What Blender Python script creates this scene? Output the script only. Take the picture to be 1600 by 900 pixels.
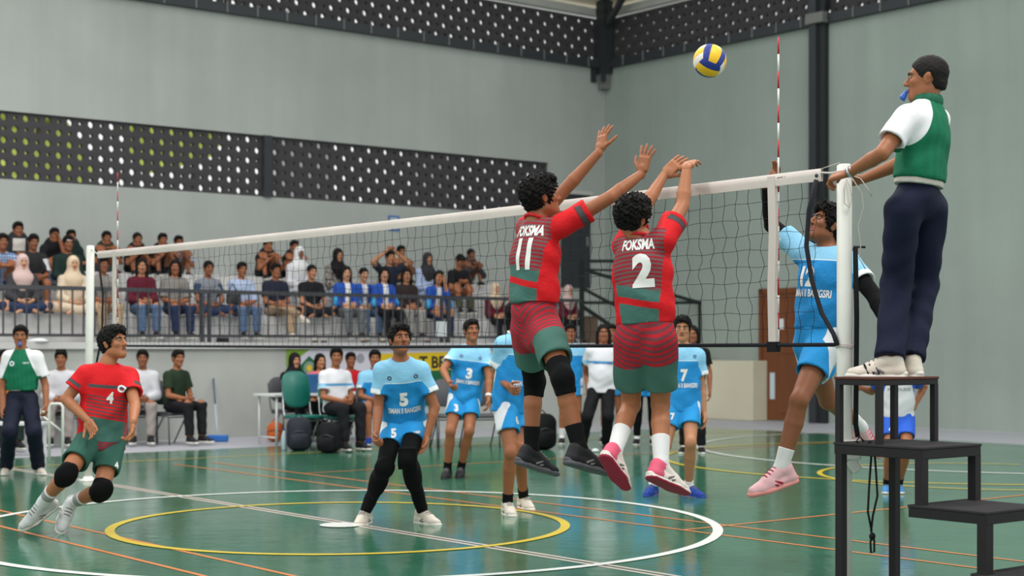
import bpy, bmesh, math, random
import numpy as np
from mathutils import Vector, Matrix
from mathutils.bvhtree import BVHTree

for _o in list(bpy.data.objects):
    bpy.data.objects.remove(_o)
SC = bpy.context.scene
COL = SC.collection
random.seed(7)
RNG = np.random.RandomState(11)

# ------------------------------------------------------------------ camera
FPX, CX, HORIZ, CAMH = 2440.0, 800.0, 542.0, 1.43
cam_data = bpy.data.cameras.new('camera')
cam_data.sensor_width = 36.0
cam_data.lens = FPX / 1600.0 * 36.0
cam_data.shift_y = (HORIZ - 450.0) / 1600.0
cam_data.clip_end = 200
cam_data.dof.use_dof = True
cam_data.dof.focus_distance = 9.6
cam_data.dof.aperture_fstop = 2.4
camera = bpy.data.objects.new('camera', cam_data)
camera.location = (0, 0, CAMH)
camera.rotation_euler = (math.radians(90), 0, 0)
COL.objects.link(camera)
SC.camera = camera

# ------------------------------------------------------------------ light: overcast daylight, added overhead lamps
world = bpy.data.worlds.new('overcast_sky')
SC.world = world
world.use_nodes = True
_bg = world.node_tree.nodes['Background']
_bg.inputs[0].default_value = (0.95, 0.98, 0.96, 1)
_bg.inputs[1].default_value = 1.0

def area_light(name, loc, size, power, color=(1, 1, 1), rot=(0, 0, 0)):
    l = bpy.data.lights.new(name, 'AREA')
    l.shape = 'RECTANGLE'
    l.size, l.size_y = size
    l.energy = power
    l.color = color
    o = bpy.data.objects.new(name, l)
    o.location = loc
    o.rotation_euler = rot
    COL.objects.link(o)
    return o

for _x, _y in ((-5.0, 8.0), (3.5, 7.0), (-1.5, 15.5), (5.5, 16.0), (-6.5, 19.5)):  # unseen overhead lamps added to give the soft light some direction
    area_light('added_lamp', (_x, _y, 9.4), (1.6, 1.6), 300, (1.0, 0.97, 0.92))

VS = SC.view_settings
VS.view_transform = 'Standard'
VS.look = 'None'
VS.gamma = 1.0
VS.exposure = 0.12
VS.use_curve_mapping = False

# ------------------------------------------------------------------ geometry frames
D1 = np.array((0.623, -0.781, 0.0)); D1 /= np.linalg.norm(D1)      # along the net, towards the camera
D2 = np.array((-D1[1], D1[0], 0.0))                                # along the court, towards the far half
ORG = np.array((-1.287, 12.585, 0.0))                              # court centre
UP = np.array((0.0, 0.0, 1.0))
CAM0 = np.array((0.0, 0.0, CAMH))

def C(a, b, z=0.0):
    return ORG + a * D1 + b * D2 + np.array((0, 0, z))

def W(px, py, Y):
    """point at picture position (px, py) and distance Y in front of the camera"""
    return np.array(((px - CX) / FPX * Y, Y, CAMH + (HORIZ - py) / FPX * Y))

def ray(px, py):
    return np.array(((px - CX) / FPX, 1.0, (HORIZ - py) / FPX))

def b_at(px, a):
    r = ray(px, HORIZ)
    o = ORG + a * D1
    # o + b*D2 = Y*r (xy)
    A = np.array(((r[0], -D2[0]), (1.0, -D2[1])))
    Y, b = np.linalg.solve(A, o[:2])
    return b

def a_at(px, b):
    r = ray(px, HORIZ)
    o = ORG + b * D2
    A = np.array(((r[0], -D1[0]), (1.0, -D1[1])))
    Y, a = np.linalg.solve(A, o[:2])
    return a

def z_at(py, p):
    return CAMH + (HORIZ - py) / FPX * p[1]

def nrm(v):
    v = np.asarray(v, float)
    return v / max(np.linalg.norm(v), 1e-9)

# ------------------------------------------------------------------ materials
def lin(c):
    return tuple(((x / 255.0) / 12.92) if x / 255.0 <= 0.04045 else (((x / 255.0) + 0.055) / 1.055) ** 2.4 for x in c)

def rgba(c):
    return (*lin(c), 1.0)

class Sx:
    def __init__(s, g, k): s.g, s.k = g, k
    def __add__(s, o): return s.g.m('ADD', s, o)
    def __radd__(s, o): return s.g.m('ADD', o, s)
    def __sub__(s, o): return s.g.m('SUBTRACT', s, o)
    def __rsub__(s, o): return s.g.m('SUBTRACT', o, s)
    def __mul__(s, o): return s.g.m('MULTIPLY', s, o)
    def __rmul__(s, o): return s.g.m('MULTIPLY', o, s)
    def __truediv__(s, o): return s.g.m('DIVIDE', s, o)
    def __gt__(s, o): return s.g.m('GREATER_THAN', s, o)
    def __lt__(s, o): return s.g.m('LESS_THAN', s, o)
    def sin(s): return s.g.m('SINE', s)
    def abs(s): return s.g.m('ABSOLUTE', s)
    def frac(s): return s.g.m('FRACT', s)
    def inv(s): return s.g.m('SUBTRACT', 1.0, s)

class Graph:
    def __init__(s, nt):
        s.nt = nt
    def node(s, t, **kw):
        n = s.nt.nodes.new(t)
        for k, v in kw.items():
            setattr(n, k, v)
        return n
    def put(s, sock, v):
        if isinstance(v, Sx):
            s.nt.links.new(v.k, sock)
        elif isinstance(v, tuple) and len(v) == 3 and sock.type == 'RGBA':
            sock.default_value = (*v, 1.0)
        else:
            sock.default_value = v
    def m(s, op, *a):
        n = s.node('ShaderNodeMath', operation=op)
        for i, v in enumerate(a):
            s.put(n.inputs[i], v)
        return Sx(s, n.outputs[0])
    def mix(s, f, a, b):
        n = s.node('ShaderNodeMix', data_type='RGBA')
        s.put(n.inputs[0], f)
        s.put(n.inputs[6], a)
        s.put(n.inputs[7], b)
        return Sx(s, n.outputs[2])
    def attr3(s, name):
        n = s.node('ShaderNodeAttribute', attribute_name=name)
        q = s.node('ShaderNodeSeparateXYZ')
        s.nt.links.new(n.outputs['Vector'], q.inputs[0])
        return [Sx(s, o) for o in q.outputs]
    def obj3(s):
        n = s.node('ShaderNodeTexCoord')
        q = s.node('ShaderNodeSeparateXYZ')
        s.nt.links.new(n.outputs['Object'], q.inputs[0])
        return [Sx(s, o) for o in q.outputs]
    def geo3(s):
        n = s.node('ShaderNodeNewGeometry')
        q = s.node('ShaderNodeSeparateXYZ')
        s.nt.links.new(n.outputs['Position'], q.inputs[0])
        return [Sx(s, o) for o in q.outputs]
    def noise(s, scale, detail=3.0, rough=0.55, coord='Object', stretch=None):
        n = s.node('ShaderNodeTexNoise')
        n.inputs['Scale'].default_value = scale
        n.inputs['Detail'].default_value = detail
        n.inputs['Roughness'].default_value = rough
        t = s.node('ShaderNodeTexCoord') if coord != 'World' else s.node('ShaderNodeNewGeometry')
        out = t.outputs[coord] if coord != 'World' else t.outputs['Position']
        if stretch:
            mp = s.node('ShaderNodeMapping')
            mp.inputs['Scale'].default_value = stretch
            s.nt.links.new(out, mp.inputs[0])
            out = mp.outputs[0]
        s.nt.links.new(out, n.inputs['Vector'])
        return Sx(s, n.outputs[0])

MATS = {}
def new_mat(name):
    m = bpy.data.materials.new(name)
    m.use_nodes = True
    return m, m.node_tree.nodes['Principled BSDF'], Graph(m.node_tree)

def mat(name, col, rough=0.65, spec=0.4, metal=0.0, var=0.0, vscale=4.0, bump=0.0, bscale=90.0, coat=0.0,
        fn=None, rvar=0.0, sss=0.0, stretch=None):
    """col is an sRGB 0-255 colour; fn(graph, base) may replace the colour by a pattern"""
    if name in MATS:
        return MATS[name]
    m, p, g = new_mat(name)
    base = lin(col)
    out = base
    if fn:
        out = fn(g, base)
    if var:
        f = g.noise(vscale, 4.0, 0.6, stretch=stretch)
        hsv = g.node('ShaderNodeHueSaturation')
        g.put(hsv.inputs['Color'], out)
        g.put(hsv.inputs['Value'], (f - 0.5) * (2.6 * var) + 1.0)
        out = Sx(g, hsv.outputs[0])
    g.put(p.inputs['Base Color'], out)
    p.inputs['Roughness'].default_value = rough
    if rvar:
        g.put(p.inputs['Roughness'], (g.noise(vscale * 2.3, 3.0) - 0.5) * rvar + rough)
    p.inputs['Specular IOR Level'].default_value = spec
    p.inputs['Metallic'].default_value = metal
    p.inputs['Coat Weight'].default_value = coat
    p.inputs['Coat Roughness'].default_value = 0.12
    if sss:
        p.inputs['Subsurface Weight'].default_value = sss
        p.inputs['Subsurface Radius'].default_value = (0.012, 0.005, 0.003)
    if bump:
        b = g.node('ShaderNodeBump')
        b.inputs['Strength'].default_value = bump
        b.inputs['Distance'].default_value = 0.01
        g.put(b.inputs['Height'], g.noise(bscale, 3.0))
        g.nt.links.new(b.outputs[0], p.inputs['Normal'])
    MATS[name] = m
    return m

# ------------------------------------------------------------------ objects
def tag(o, label=None, cat=None, group=None, kind=None):
    if label: o['label'] = label
    if cat: o['category'] = cat
    if group: o['group'] = group
    if kind: o['kind'] = kind
    return o

def obj(name, mesh, parent=None, loc=None):
    o = bpy.data.objects.new(name, mesh)
    COL.objects.link(o)
    if parent is not None:
        o.parent = parent
    if loc is not None:
        o.location = loc
    return o

def thing(name, label, cat, loc=(0, 0, 0), rz=0.0, group=None):
    o = bpy.data.objects.new(name, None)
    o.empty_display_size = 0.1
    COL.objects.link(o)
    o.location = tuple(float(x) for x in loc)
    o.rotation_euler = (0, 0, rz)
    return tag(o, label, cat, group)

def mesh_np(name, v, f, m=None, smooth=True):
    me = bpy.data.meshes.new(name)
    v = np.asarray(v, float)
    me.from_pydata(v.tolist() if isinstance(v, np.ndarray) else v, [], f.tolist() if isinstance(f, np.ndarray) else f)
    if smooth:
        me.shade_smooth()
    if m is not None:
        for x in (m if isinstance(m, (list, tuple)) else [m]):
            me.materials.append(x)
    return me

class MB:
    """collects boxes, bars, tubes and prisms in one bmesh"""
    def __init__(s): s.v, s.f, s.sm = [], [], []
    def add(s, vs, fs, smooth=False):
        k = len(s.v)
        s.v += [tuple(float(c) for c in p) for p in vs]
        s.f += [tuple(i + k for i in q) for q in fs]
        s.sm += [smooth] * len(fs)
        return s
    def box8(s, P):
        return s.add(P, [(0, 3, 2, 1), (4, 5, 6, 7), (0, 1, 5, 4), (1, 2, 6, 5), (2, 3, 7, 6), (3, 0, 4, 7)])
    def box(s, c, half, R=None):
        R = np.eye(3) if R is None else np.asarray(R)
        c = np.asarray(c, float)
        P = []
        for z in (-1, 1):
            for x, y in ((-1, -1), (1, -1), (1, 1), (-1, 1)):
                P.append(c + R[0] * x * half[0] + R[1] * y * half[1] + R[2] * z * half[2])
        return s.box8(P)
    def cbox(s, a0, a1, b0, b1, z0, z1, off=None):
        P = []
        for z in (z0, z1):
            for a, b in ((a0, b0), (a1, b0), (a1, b1), (a0, b1)):
                P.append(C(a, b, z))
        if off is not None:
            P = [p - off for p in P]
        return s.box8(P)
    def tube(s, pts, r, n=8, cap=True):
        pts = [np.asarray(p, float) for p in pts]
        rs = r if isinstance(r, (list, tuple)) else [r] * len(pts)
        rings = []
        prev = None
        for i, p in enumerate(pts):
            d = nrm(pts[min(i + 1, len(pts) - 1)] - pts[max(i - 1, 0)])
            if prev is None:
                h = np.array((0, 0, 1.0)) if abs(d[2]) < 0.9 else np.array((1.0, 0, 0))
                x = nrm(np.cross(d, h))
            else:
                x = nrm(prev - d * np.dot(prev, d))
            prev = x
            y = np.cross(d, x)
            rings.append([p + (x * math.cos(2 * math.pi * j / n) + y * math.sin(2 * math.pi * j / n)) * rs[i] for j in range(n)])
        vs = [q for rr in rings for q in rr]
        fs = []
        for i in range(len(pts) - 1):
            for j in range(n):
                fs.append((i * n + j, i * n + (j + 1) % n, (i + 1) * n + (j + 1) % n, (i + 1) * n + j))
        if cap:
            fs.append(tuple(range(n))[::-1])
            fs.append(tuple(range((len(pts) - 1) * n, len(pts) * n)))
        return s.add(vs, fs, True)
    def bar(s, p, q, w, h, upv=UP):
        p, q = np.asarray(p, float), np.asarray(q, float)
        d = nrm(q - p)
        x = nrm(np.cross(d, upv)) if abs(np.dot(d, upv)) < 0.98 else nrm(np.cross(d, D1))
        y = np.cross(x, d)
        P = [p - x * w - y * h, p + x * w - y * h, p + x * w + y * h, p - x * w + y * h]
        P += [c + (q - p) for c in P]
        return s.box8(P)
    def lathe(s, c, prof, n=20, axis=2):
        vs, fs = [], []
        for r, z in prof:
            for j in range(n):
                t = 2 * math.pi * j / n
                vs.append((c[0] + r * math.cos(t), c[1] + r * math.sin(t), c[2] + z))
        k = len(prof)
        for i in range(k - 1):
            for j in range(n):
                fs.append((i * n + j, i * n + (j + 1) % n, (i + 1) * n + (j + 1) % n, (i + 1) * n + j))
        fs.append(tuple(range(n))[::-1]); fs.append(tuple(range((k - 1) * n, k * n)))
        return s.add(vs, fs, True)
    def mesh(s, name, m):
        me = bpy.data.meshes.new(name)
        me.from_pydata(s.v, [], s.f)
        me.polygons.foreach_set('use_smooth', s.sm)
        if m is not None:
            for x in (m if isinstance(m, (list, tuple)) else [m]):
                me.materials.append(x)
        bm = bmesh.new(); bm.from_mesh(me)
        bmesh.ops.recalc_face_normals(bm, faces=bm.faces)
        bm.to_mesh(me); bm.free()
        return me
    def build(s, name, m, parent=None, loc=None, bevel=0.0, kind=None):
        """vertices are given in world space; they are stored relative to the parent (or loc)"""
        base = None
        if loc is not None:
            base = np.asarray(loc, float)
        if parent is not None:
            pb = np.array(parent.location)
            if parent.parent is not None:
                pb = pb + np.array(parent.parent.location)
            base = pb
        if base is not None:
            s.v = [tuple(np.asarray(p) - base) for p in s.v]
        o = obj(name, s.mesh(name, m), parent, None if parent is not None else loc)
        if bevel:
            bv = o.modifiers.new('bevel', 'BEVEL')
            bv.width = bevel; bv.segments = 2; bv.limit_method = 'ANGLE'
        if kind: o['kind'] = kind
        return o
# ================================================================== THE HALL
WALLA, BACKA, RB = -11.32, -14.73, 15.99      # front wall of the stand, wall behind it, right-hand wall
GREEN_A, GREEN_B = -9.05, 13.25
WT = 0.22

def wall_fn(g, base):
    n1 = g.noise(0.35, 4.0, 0.6, 'World')
    n2 = g.noise(1.0, 3.0, 0.6, 'World', (2.5, 2.5, 0.12))
    c = g.mix(n1, tuple(x * 0.74 for x in base), tuple(x * 1.22 for x in base))
    return g.mix((n2 - 0.5) * 0.8 + 0.12, c, tuple(x * 0.72 for x in base))

M_WALL = mat('painted_wall', (174, 178, 175), 0.85, 0.2, fn=wall_fn, bump=0.25, bscale=14)
M_WALL_R = mat('sage_painted_wall', (156, 167, 160), 0.8, 0.25, fn=wall_fn, bump=0.25, bscale=14)
M_CONC = mat('bare_concrete', (184, 187, 182), 0.85, 0.2, fn=wall_fn, bump=0.5, bscale=22)
M_STEP = mat('step_concrete', (200, 199, 199), 0.9, 0.15, fn=wall_fn, bump=0.4, bscale=25)
M_CREAM = mat('cream_plaster', (206, 200, 178), 0.85, 0.2, var=0.05, vscale=2)
M_DARK = mat('dark_steel', (52, 55, 60), 0.5, 0.4, var=0.08)
M_BLOCK = mat('dark_grey_ventilation_block', (70, 67, 70), 0.8, 0.25, var=0.15, vscale=3)
M_RAIL = mat('grey_steel_rail', (60, 60, 66), 0.45, 0.5, var=0.05)
M_BLACKRAIL = mat('black_green_steel', (28, 36, 35), 0.45, 0.4)
M_LIGHTGREY = mat('light_grey_ring_beam', (190, 190, 186), 0.8, 0.2, var=0.05)
M_ROOF = mat('cream_roof_sheet', (222, 212, 190), 0.7, 0.3, var=0.05)

def floor_fn(g, base):
    n1 = g.noise(0.5, 5.0, 0.65, 'World')
    n2 = g.noise(3.0, 5.0, 0.7, 'World', (1, 1, 1))
    c = g.mix(n1, tuple(x * 0.78 for x in base), tuple(x * 1.22 for x in base))
    return g.mix((n2 - 0.45) * 0.9, c, lin((96, 140, 116)))

def make_floor_mat(name, col, rough):
    m, p, g = new_mat(name)
    g.put(p.inputs['Base Color'], floor_fn(g, lin(col)))
    r = g.noise(1.4, 4.0, 0.6, 'World')
    g.put(p.inputs['Roughness'], (r - 0.5) * 0.14 + rough)
    p.inputs['Specular IOR Level'].default_value = 0.6
    b = g.node('ShaderNodeBump')
    b.inputs['Strength'].default_value = 0.10
    b.inputs['Distance'].default_value = 0.02
    g.put(b.inputs['Height'], g.noise(6.0, 2.0, 0.5, 'World'))
    g.nt.links.new(b.outputs[0], p.inputs['Normal'])
    return m

M_FLOOR = make_floor_mat('green_sport_floor', (52, 106, 82), 0.14)
M_APRON = mat('grey_apron_floor', (172, 172, 180), 0.5, 0.4, var=0.08, vscale=1.5)

def struct(name, mb, m, label=None, parent=None, bevel=0.0):
    o = mb.build(name, m, parent, bevel=bevel)
    if parent is None:
        tag(o, label, None, None, 'structure')
    return o

floor = struct('floor', MB().cbox(GREEN_A, 14, -22, GREEN_B, -0.2, 0.0), M_FLOOR, 'glossy green painted sports floor with court lines')
struct('floor_apron', MB().cbox(WALLA, GREEN_A, -22, RB, -0.2, -0.001).cbox(GREEN_A, 14, GREEN_B, RB, -0.2, -0.001), M_APRON,
       'grey concrete strip between the green floor and the walls')

# ---- painted court lines, each its own strip on the floor
M_LW = mat('white_line_paint', (222, 224, 220), 0.35, 0.5, var=0.10, vscale=2)
M_LY = mat('yellow_line_paint', (206, 180, 46), 0.35, 0.5, var=0.10, vscale=2)
M_LO = mat('orange_line_paint', (205, 122, 66), 0.35, 0.5, var=0.12, vscale=2)
_lz = [0.0012]
def line(a0, b0, a1, b1, w, m):
    p, q = C(a0, b0), C(a1, b1)
    s = nrm(np.cross(q - p, UP)) * w / 2
    z = np.array((0, 0, _lz[0])); _lz[0] += 0.0003
    MB().add([p - s + z, p + s + z, q + s + z, q - s + z], [(0, 1, 2, 3)]).build('court_line', m, floor)

def ring(c, r, w, m, t0=0, t1=360, n=96):
    z = _lz[0]; _lz[0] += 0.0003
    vs, fs = [], []
    for i in range(n + 1):
        t = math.radians(t0 + (t1 - t0) * i / n)
        for rr in (r - w / 2, r + w / 2):
            vs.append((c[0] + rr * math.cos(t), c[1] + rr * math.sin(t), z))
    for i in range(n):
        fs.append((2 * i, 2 * i + 1, 2 * i + 3, 2 * i + 2))
    MB().add(vs, fs).build('court_circle', m, floor)

CC = ORG + np.array((-0.085, -0.05, 0))
M_LP = mat('worn_pinkish_line_paint', (198, 180, 172), 0.35, 0.5, var=0.12, vscale=2)
line(-8.9, -0.038, 12, -0.038, 0.04, M_LP)
line(-8.9, 0.038, 12, 0.038, 0.04, M_LP)
for _b in (-1.83, -2.27, 1.80, 2.30):
    line(-6.8, _b, 12, _b, 0.04, M_LO)
line(1.95, 1.8, 1.95, 12.8, 0.04, M_LO)
line(-7.55, -14, -7.55, 12.9, 0.05, M_LY)
line(-4.6, 2.3, -4.6, 12.9, 0.04, M_LO)
line(5.2, 2.3, 5.2, 12.9, 0.04, M_LO)
ring(CC, 3.0, 0.08, M_LW, n=128)
ring(CC, 1.8, 0.075, M_LY)
ring((7.2, 21.9), 4.55, 0.08, M_LW, 100, 262)
ring((5.6, 19.8), 3.65, 0.07, M_LY, 100, 300)
ring((5.25, 17.35), 1.8, 0.06, M_LY, 60, 300)
# centre spot
_v = [(CC[0] + .17 * math.cos(t / 24 * 2 * math.pi), CC[1] - .02 + .17 * math.sin(t / 24 * 2 * math.pi), 0.0055) for t in range(24)]
MB().add(_v, [tuple(range(24))]).build('centre_spot', M_LW, floor)

# ---- walls with real openings for the ventilation screens
LB0, LB1 = -9.0, RB                                    # extent of the left wall along the court
SB1 = b_at(857, BACKA)                                  # right end of the lower screen
Z1, Z2, Z3, Z4 = 4.20, 5.33, 7.62, 8.62
wl = MB()
wl.cbox(BACKA - WT, BACKA, LB0, LB1 + WT, 0, Z1)
wl.cbox(BACKA - WT, BACKA, SB1, LB1 + WT, Z1, Z2)
wl.cbox(BACKA - WT, BACKA, LB0, LB1 + WT, Z2, Z3)
struct('wall_left', wl, M_WALL, 'grey green plastered wall behind the spectator stand')
wr = MB()
wr.cbox(BACKA, 9.0, RB, RB + WT, 0, Z3)
struct('wall_right', wr, M_WALL_R, 'tall sage green plastered end wall with the wooden door')
# ring beam, roof edge
rb = MB().cbox(BACKA - WT, BACKA, LB0, RB + WT, Z4, 8.78).cbox(BACKA, 9.0, RB, RB + WT, Z4, 8.78)
struct('trim_1', rb, M_LIGHTGREY, 'light grey ring beam over the upper ventilation screens')
rf = MB()
rf.box8([C(BACKA - .6, LB0, 8.80), C(BACKA + 1.2, LB0, 9.15), C(BACKA + 1.2, RB + .6, 9.15), C(BACKA - .6, RB + .6, 8.80),
         C(BACKA - .6, LB0, 8.86), C(BACKA + 1.2, LB0, 9.21), C(BACKA + 1.2, RB + .6, 9.21), C(BACKA - .6, RB + .6, 8.86)])
rf.box8([C(BACKA, RB - 1.2, 9.15), C(9, RB - 1.2, 9.15), C(9, RB + .6, 8.80), C(BACKA, RB + .6, 8.80),
         C(BACKA, RB - 1.2, 9.21), C(9, RB - 1.2, 9.21), C(9, RB + .6, 8.86), C(BACKA, RB + .6, 8.86)])
struct('ceiling', rf, M_ROOF, 'cream roof sheet along the eaves')
# dark sill beams under the upper screens with bolt strips
struct('trim_2', MB().cbox(BACKA, BACKA + .12, LB0, RB, Z3 - .15, Z3 + .02), M_DARK, 'dark steel sill beam under the upper left screen')
struct('trim_3', MB().cbox(BACKA + .12, 9.0, RB - .12, RB, Z3 - .15, Z3 + .02), M_DARK, 'dark steel sill beam under the upper right screen')
_t2 = bpy.data.objects['trim_2']; _t3 = bpy.data.objects['trim_3']
M_TICK = mat('grey_bracket', (120, 120, 118), 0.6)
_bb = RB - .6
while _bb > 3:
    MB().cbox(BACKA + .12, BACKA + .135, _bb, _bb + .025, Z3 - .15, Z3 + .06).build('bracket', M_TICK, _t2); _bb -= 0.62
_aa = BACKA + .7
while _aa < 0:
    MB().cbox(_aa, _aa + .025, RB - .135, RB - .12, Z3 - .15, Z3 + .06).build('bracket', M_TICK, _t3); _aa += 0.62

# ---- ventilation blocks: cells in a chequered bond, every other one with a larger hole
CELL = 0.19
def block_mesh(r, dep=0.10):
    n = 8
    h = CELL / 2
    out = []
    inn = []
    for k in range(n):
        t = 2 * math.pi * (k + .5) / n
        c_, s_ = math.cos(t), math.sin(t)
        q = h / max(abs(c_), abs(s_))
        out.append((c_ * q, s_ * q)); inn.append((c_ * r, s_ * r))
    # corners so that the square is filled
    vs, fs = [], []
    for y in (0, dep):
        vs += [(x, y, z) for x, z in out] + [(x, y, z) for x, z in inn]
        vs += [(h, y, h), (-h, y, h), (-h, y, -h), (h, y, -h)]
    m_ = 2 * n + 4
    for f0 in (0, 1):
        o = f0 * m_
        for k in range(n):
            k2 = (k + 1) % n
            fs.append((o + k, o + k2, o + n + k2, o + n + k))
        for ci, k in enumerate((0, 2, 4, 6)):
            fs.append((o + k, o + 2 * n + ci, o + (k + 1) % n))
    for k in range(n):
        k2 = (k + 1) % n
        fs.append((n + k, n + k2, m_ + n + k2, m_ + n + k))
        fs.append((k, k2, m_ + k2, m_ + k))
    me = bpy.data.meshes.new('ventilation_block')
    me.from_pydata(vs, [], fs)
    me.materials.append(M_BLOCK)
    bm = bmesh.new(); bm.from_mesh(me); bmesh.ops.recalc_face_normals(bm, faces=bm.faces); bm.to_mesh(me); bm.free()
    return me
BM_BIG, BM_SMALL = block_mesh(0.062), block_mesh(0.035)

def screen(name, label, start, along, out, length, z0, rows, limit_row=None, skip=()):
    t = thing(name, label, 'ventilation screen', start)
    t['kind'] = 'thing'
    rz = math.atan2(along[1], along[0])
    ncol = int(length / CELL)
    cnt = 0
    mass = MB()
    for i in range(ncol):
        for j in range(rows):
            p = np.asarray(along) * (i + .5) * CELL + np.asarray(out) * 0.06 + np.array((0, 0, z0 + (j + .5) * CELL))
            big = (i + j) % 2 == 0
            if any(s0 < (i + .5) * CELL < s1 for s0, s1 in skip):
                continue
            o = obj('brick', BM_BIG if big else BM_SMALL, t, tuple(p))
            # the mesh's +y points outwards
            o.rotation_euler = (0, 0, rz)
            cnt += 1
    return t

nout_l, nout_r = -D1, D2
# lower screen on the left wall: drawn from the corner end leftwards so the nearest courses are whole
_l0 = b_at(-25, BACKA)
_mul = b_at(417, BACKA)
_len = math.floor((SB1 - _l0) / CELL) * CELL
_lr = math.floor((SB1 - _mul) / CELL) * CELL
screen('ventilation_screen', 'band of dark perforated blocks above the stand, right of its steel mullion', C(BACKA, SB1 - _lr), D2, nout_l, _lr, Z1 - .005, 6)
screen('ventilation_screen', 'band of dark perforated blocks above the stand, left of its steel mullion', C(BACKA, SB1 - _len), D2, nout_l, _len - _lr, Z1 - .005, 6)
tag(MB().cbox(BACKA - WT, BACKA, LB0, SB1 - _len, Z1, Z2).build('wall_left_end', M_WALL), 'plastered wall piece left of the lower block band', kind='structure')
_col = MB().cbox(BACKA + .001, BACKA + .06, _mul - .085, _mul + .085, Z1, Z2).build('steel_mullion', M_DARK)
tag(_col, 'dark steel mullion dividing the long lower band of perforated blocks', 'mullion')
_u0 = b_at(300, BACKA)
_ulen = math.floor((RB - _u0) / CELL) * CELL
screen('ventilation_screen', 'upper dark perforated block band under the roof on the left wall', C(BACKA, RB - _ulen), D2, nout_l, _ulen, Z3, 5)
_ra = a_at(1560, RB)
_rlen = math.floor((_ra - BACKA) / CELL) * CELL
screen('ventilation_screen', 'upper dark perforated block band under the roof on the right wall', C(BACKA, RB), D1, nout_r, _rlen, Z3, 5)

tag(MB().cbox(BACKA - .16, BACKA - .04, LB0, RB - _ulen, Z3, Z4).build('wall_left_top', M_BLOCK), 'dark wall strip under the roof left of the upper block band', kind='structure')
tag(MB().cbox(BACKA + _rlen, 9.0, RB + .04, RB + .16, Z3, Z4).build('wall_right_top', M_BLOCK), 'dark wall strip under the roof right of the upper block band', kind='structure')
# ---- steelwork
def steel(name, label, mb, m=M_DARK, cat='column'):
    return tag(mb.build(name, m, bevel=0.006), label, cat)
cor = thing('corner_column', 'dark steel roof column standing on a bracket in the hall corner', 'column', C(BACKA + .1, RB - .1, 7.1))
MB().cbox(BACKA, BACKA + .26, RB - .26, RB, 7.35, 9.2).build('shaft', M_DARK, cor)
MB().cbox(BACKA, BACKA + .2, RB - .22, RB - .02, 7.02, 7.35).build('bracket', M_TICK, cor)
MB().cbox(BACKA + .2, BACKA + .28, RB - .3, RB - .22, 7.16, 7.48).build('gusset', M_DARK, cor)
MB().cbox(BACKA, BACKA + .06, RB - .42, RB - .3, 7.16, 7.5).build('gusset', M_DARK, cor)
tr = thing('roof_truss', 'dark steel roof truss rising from the corner column', 'truss', C(BACKA + .1, RB - .1, 8.2))
MB().bar(C(BACKA + .2, RB - .15, 8.35), C(BACKA + 2.4, RB - .9, 9.5), .05, .06).build('strut', M_DARK, tr)
MB().bar(C(BACKA + .2, RB - .15, 8.95), C(BACKA + 2.4, RB - .9, 9.9), .05, .06).build('strut', M_DARK, tr)
for k in range(3):
    MB().bar(C(BACKA + .45 + .45 * k, RB - .22 - .16 * k, 8.45 + .24 * k), C(BACKA + .3 + .45 * k, RB - .2 - .14 * k, 9.0 + .2 * k), .025, .025).build('web', M_DARK, tr)
_ca = a_at(1284, RB)
wc = thing('wall_column', 'tall dark steel column standing against the sage end wall', 'column', C(_ca, RB - .1, 0))
MB().cbox(_ca - .15, _ca + .02, RB - .2, RB, 0, 9.1).build('flange', M_DARK, wc)
MB().cbox(_ca + .02, _ca + .17, RB - .12, RB, 0, 9.1).build('web', mat('dark_steel_side', (38, 42, 44), 0.55), wc)
MB().cbox(_ca - .2, _ca + .22, RB - .24, RB, Z3 - .14, Z3 + .05).build('connection_plate', M_TICK, wc)

# ---- stand: front wall, slab and three seating steps
SEND = b_at(905, WALLA)                                 # right end of the stand
SLAB = 1.50
struct('wall_stand_front', MB().cbox(WALLA - .18, WALLA, LB0, RB - 1.6, 0, SLAB - .10), M_CONC, 'bare concrete front wall under the spectator stand')
struct('floor_stand_slab', MB().cbox(BACKA, WALLA + .07, LB0, SEND + 3.2, SLAB - .10, SLAB), M_STEP, 'concrete walkway slab of the spectator stand')
STEPS = ((-12.27, 1.94), (-13.02, 2.30), (-13.77, 2.67))
for k, (a_, z_) in enumerate(STEPS):
    nm = ('lowest', 'middle', 'top')[k]
    struct('floor_seat_step', MB().cbox(BACKA, a_, LB0, SEND, SLAB if k == 0 else STEPS[k - 1][1], z_), M_STEP,
           nm + ' concrete seating step of the spectator stand', bevel=0.012)
# dark door at the top of the stand
_d0, _d1 = b_at(876, BACKA), b_at(920, BACKA)
dr = tag(thing('door_2', 'dark grey steel door on the wall above the stand', None, C(BACKA + .03, _d0, 2.70)), kind='structure')
MB().cbox(BACKA, BACKA + .05, _d0, _d1, 2.70, 4.70).build('door_leaf', M_DARK, dr)
MB().cbox(BACKA, BACKA + .08, _d0 - .06, _d1 + .06, 4.70, 4.78).build('door_frame', M_LIGHTGREY, dr)
MB().cbox(BACKA + .05, BACKA + .09, _d1 - .12, _d1 - .08, 3.6, 3.8).build('door_handle', M_TICK, dr)

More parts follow.
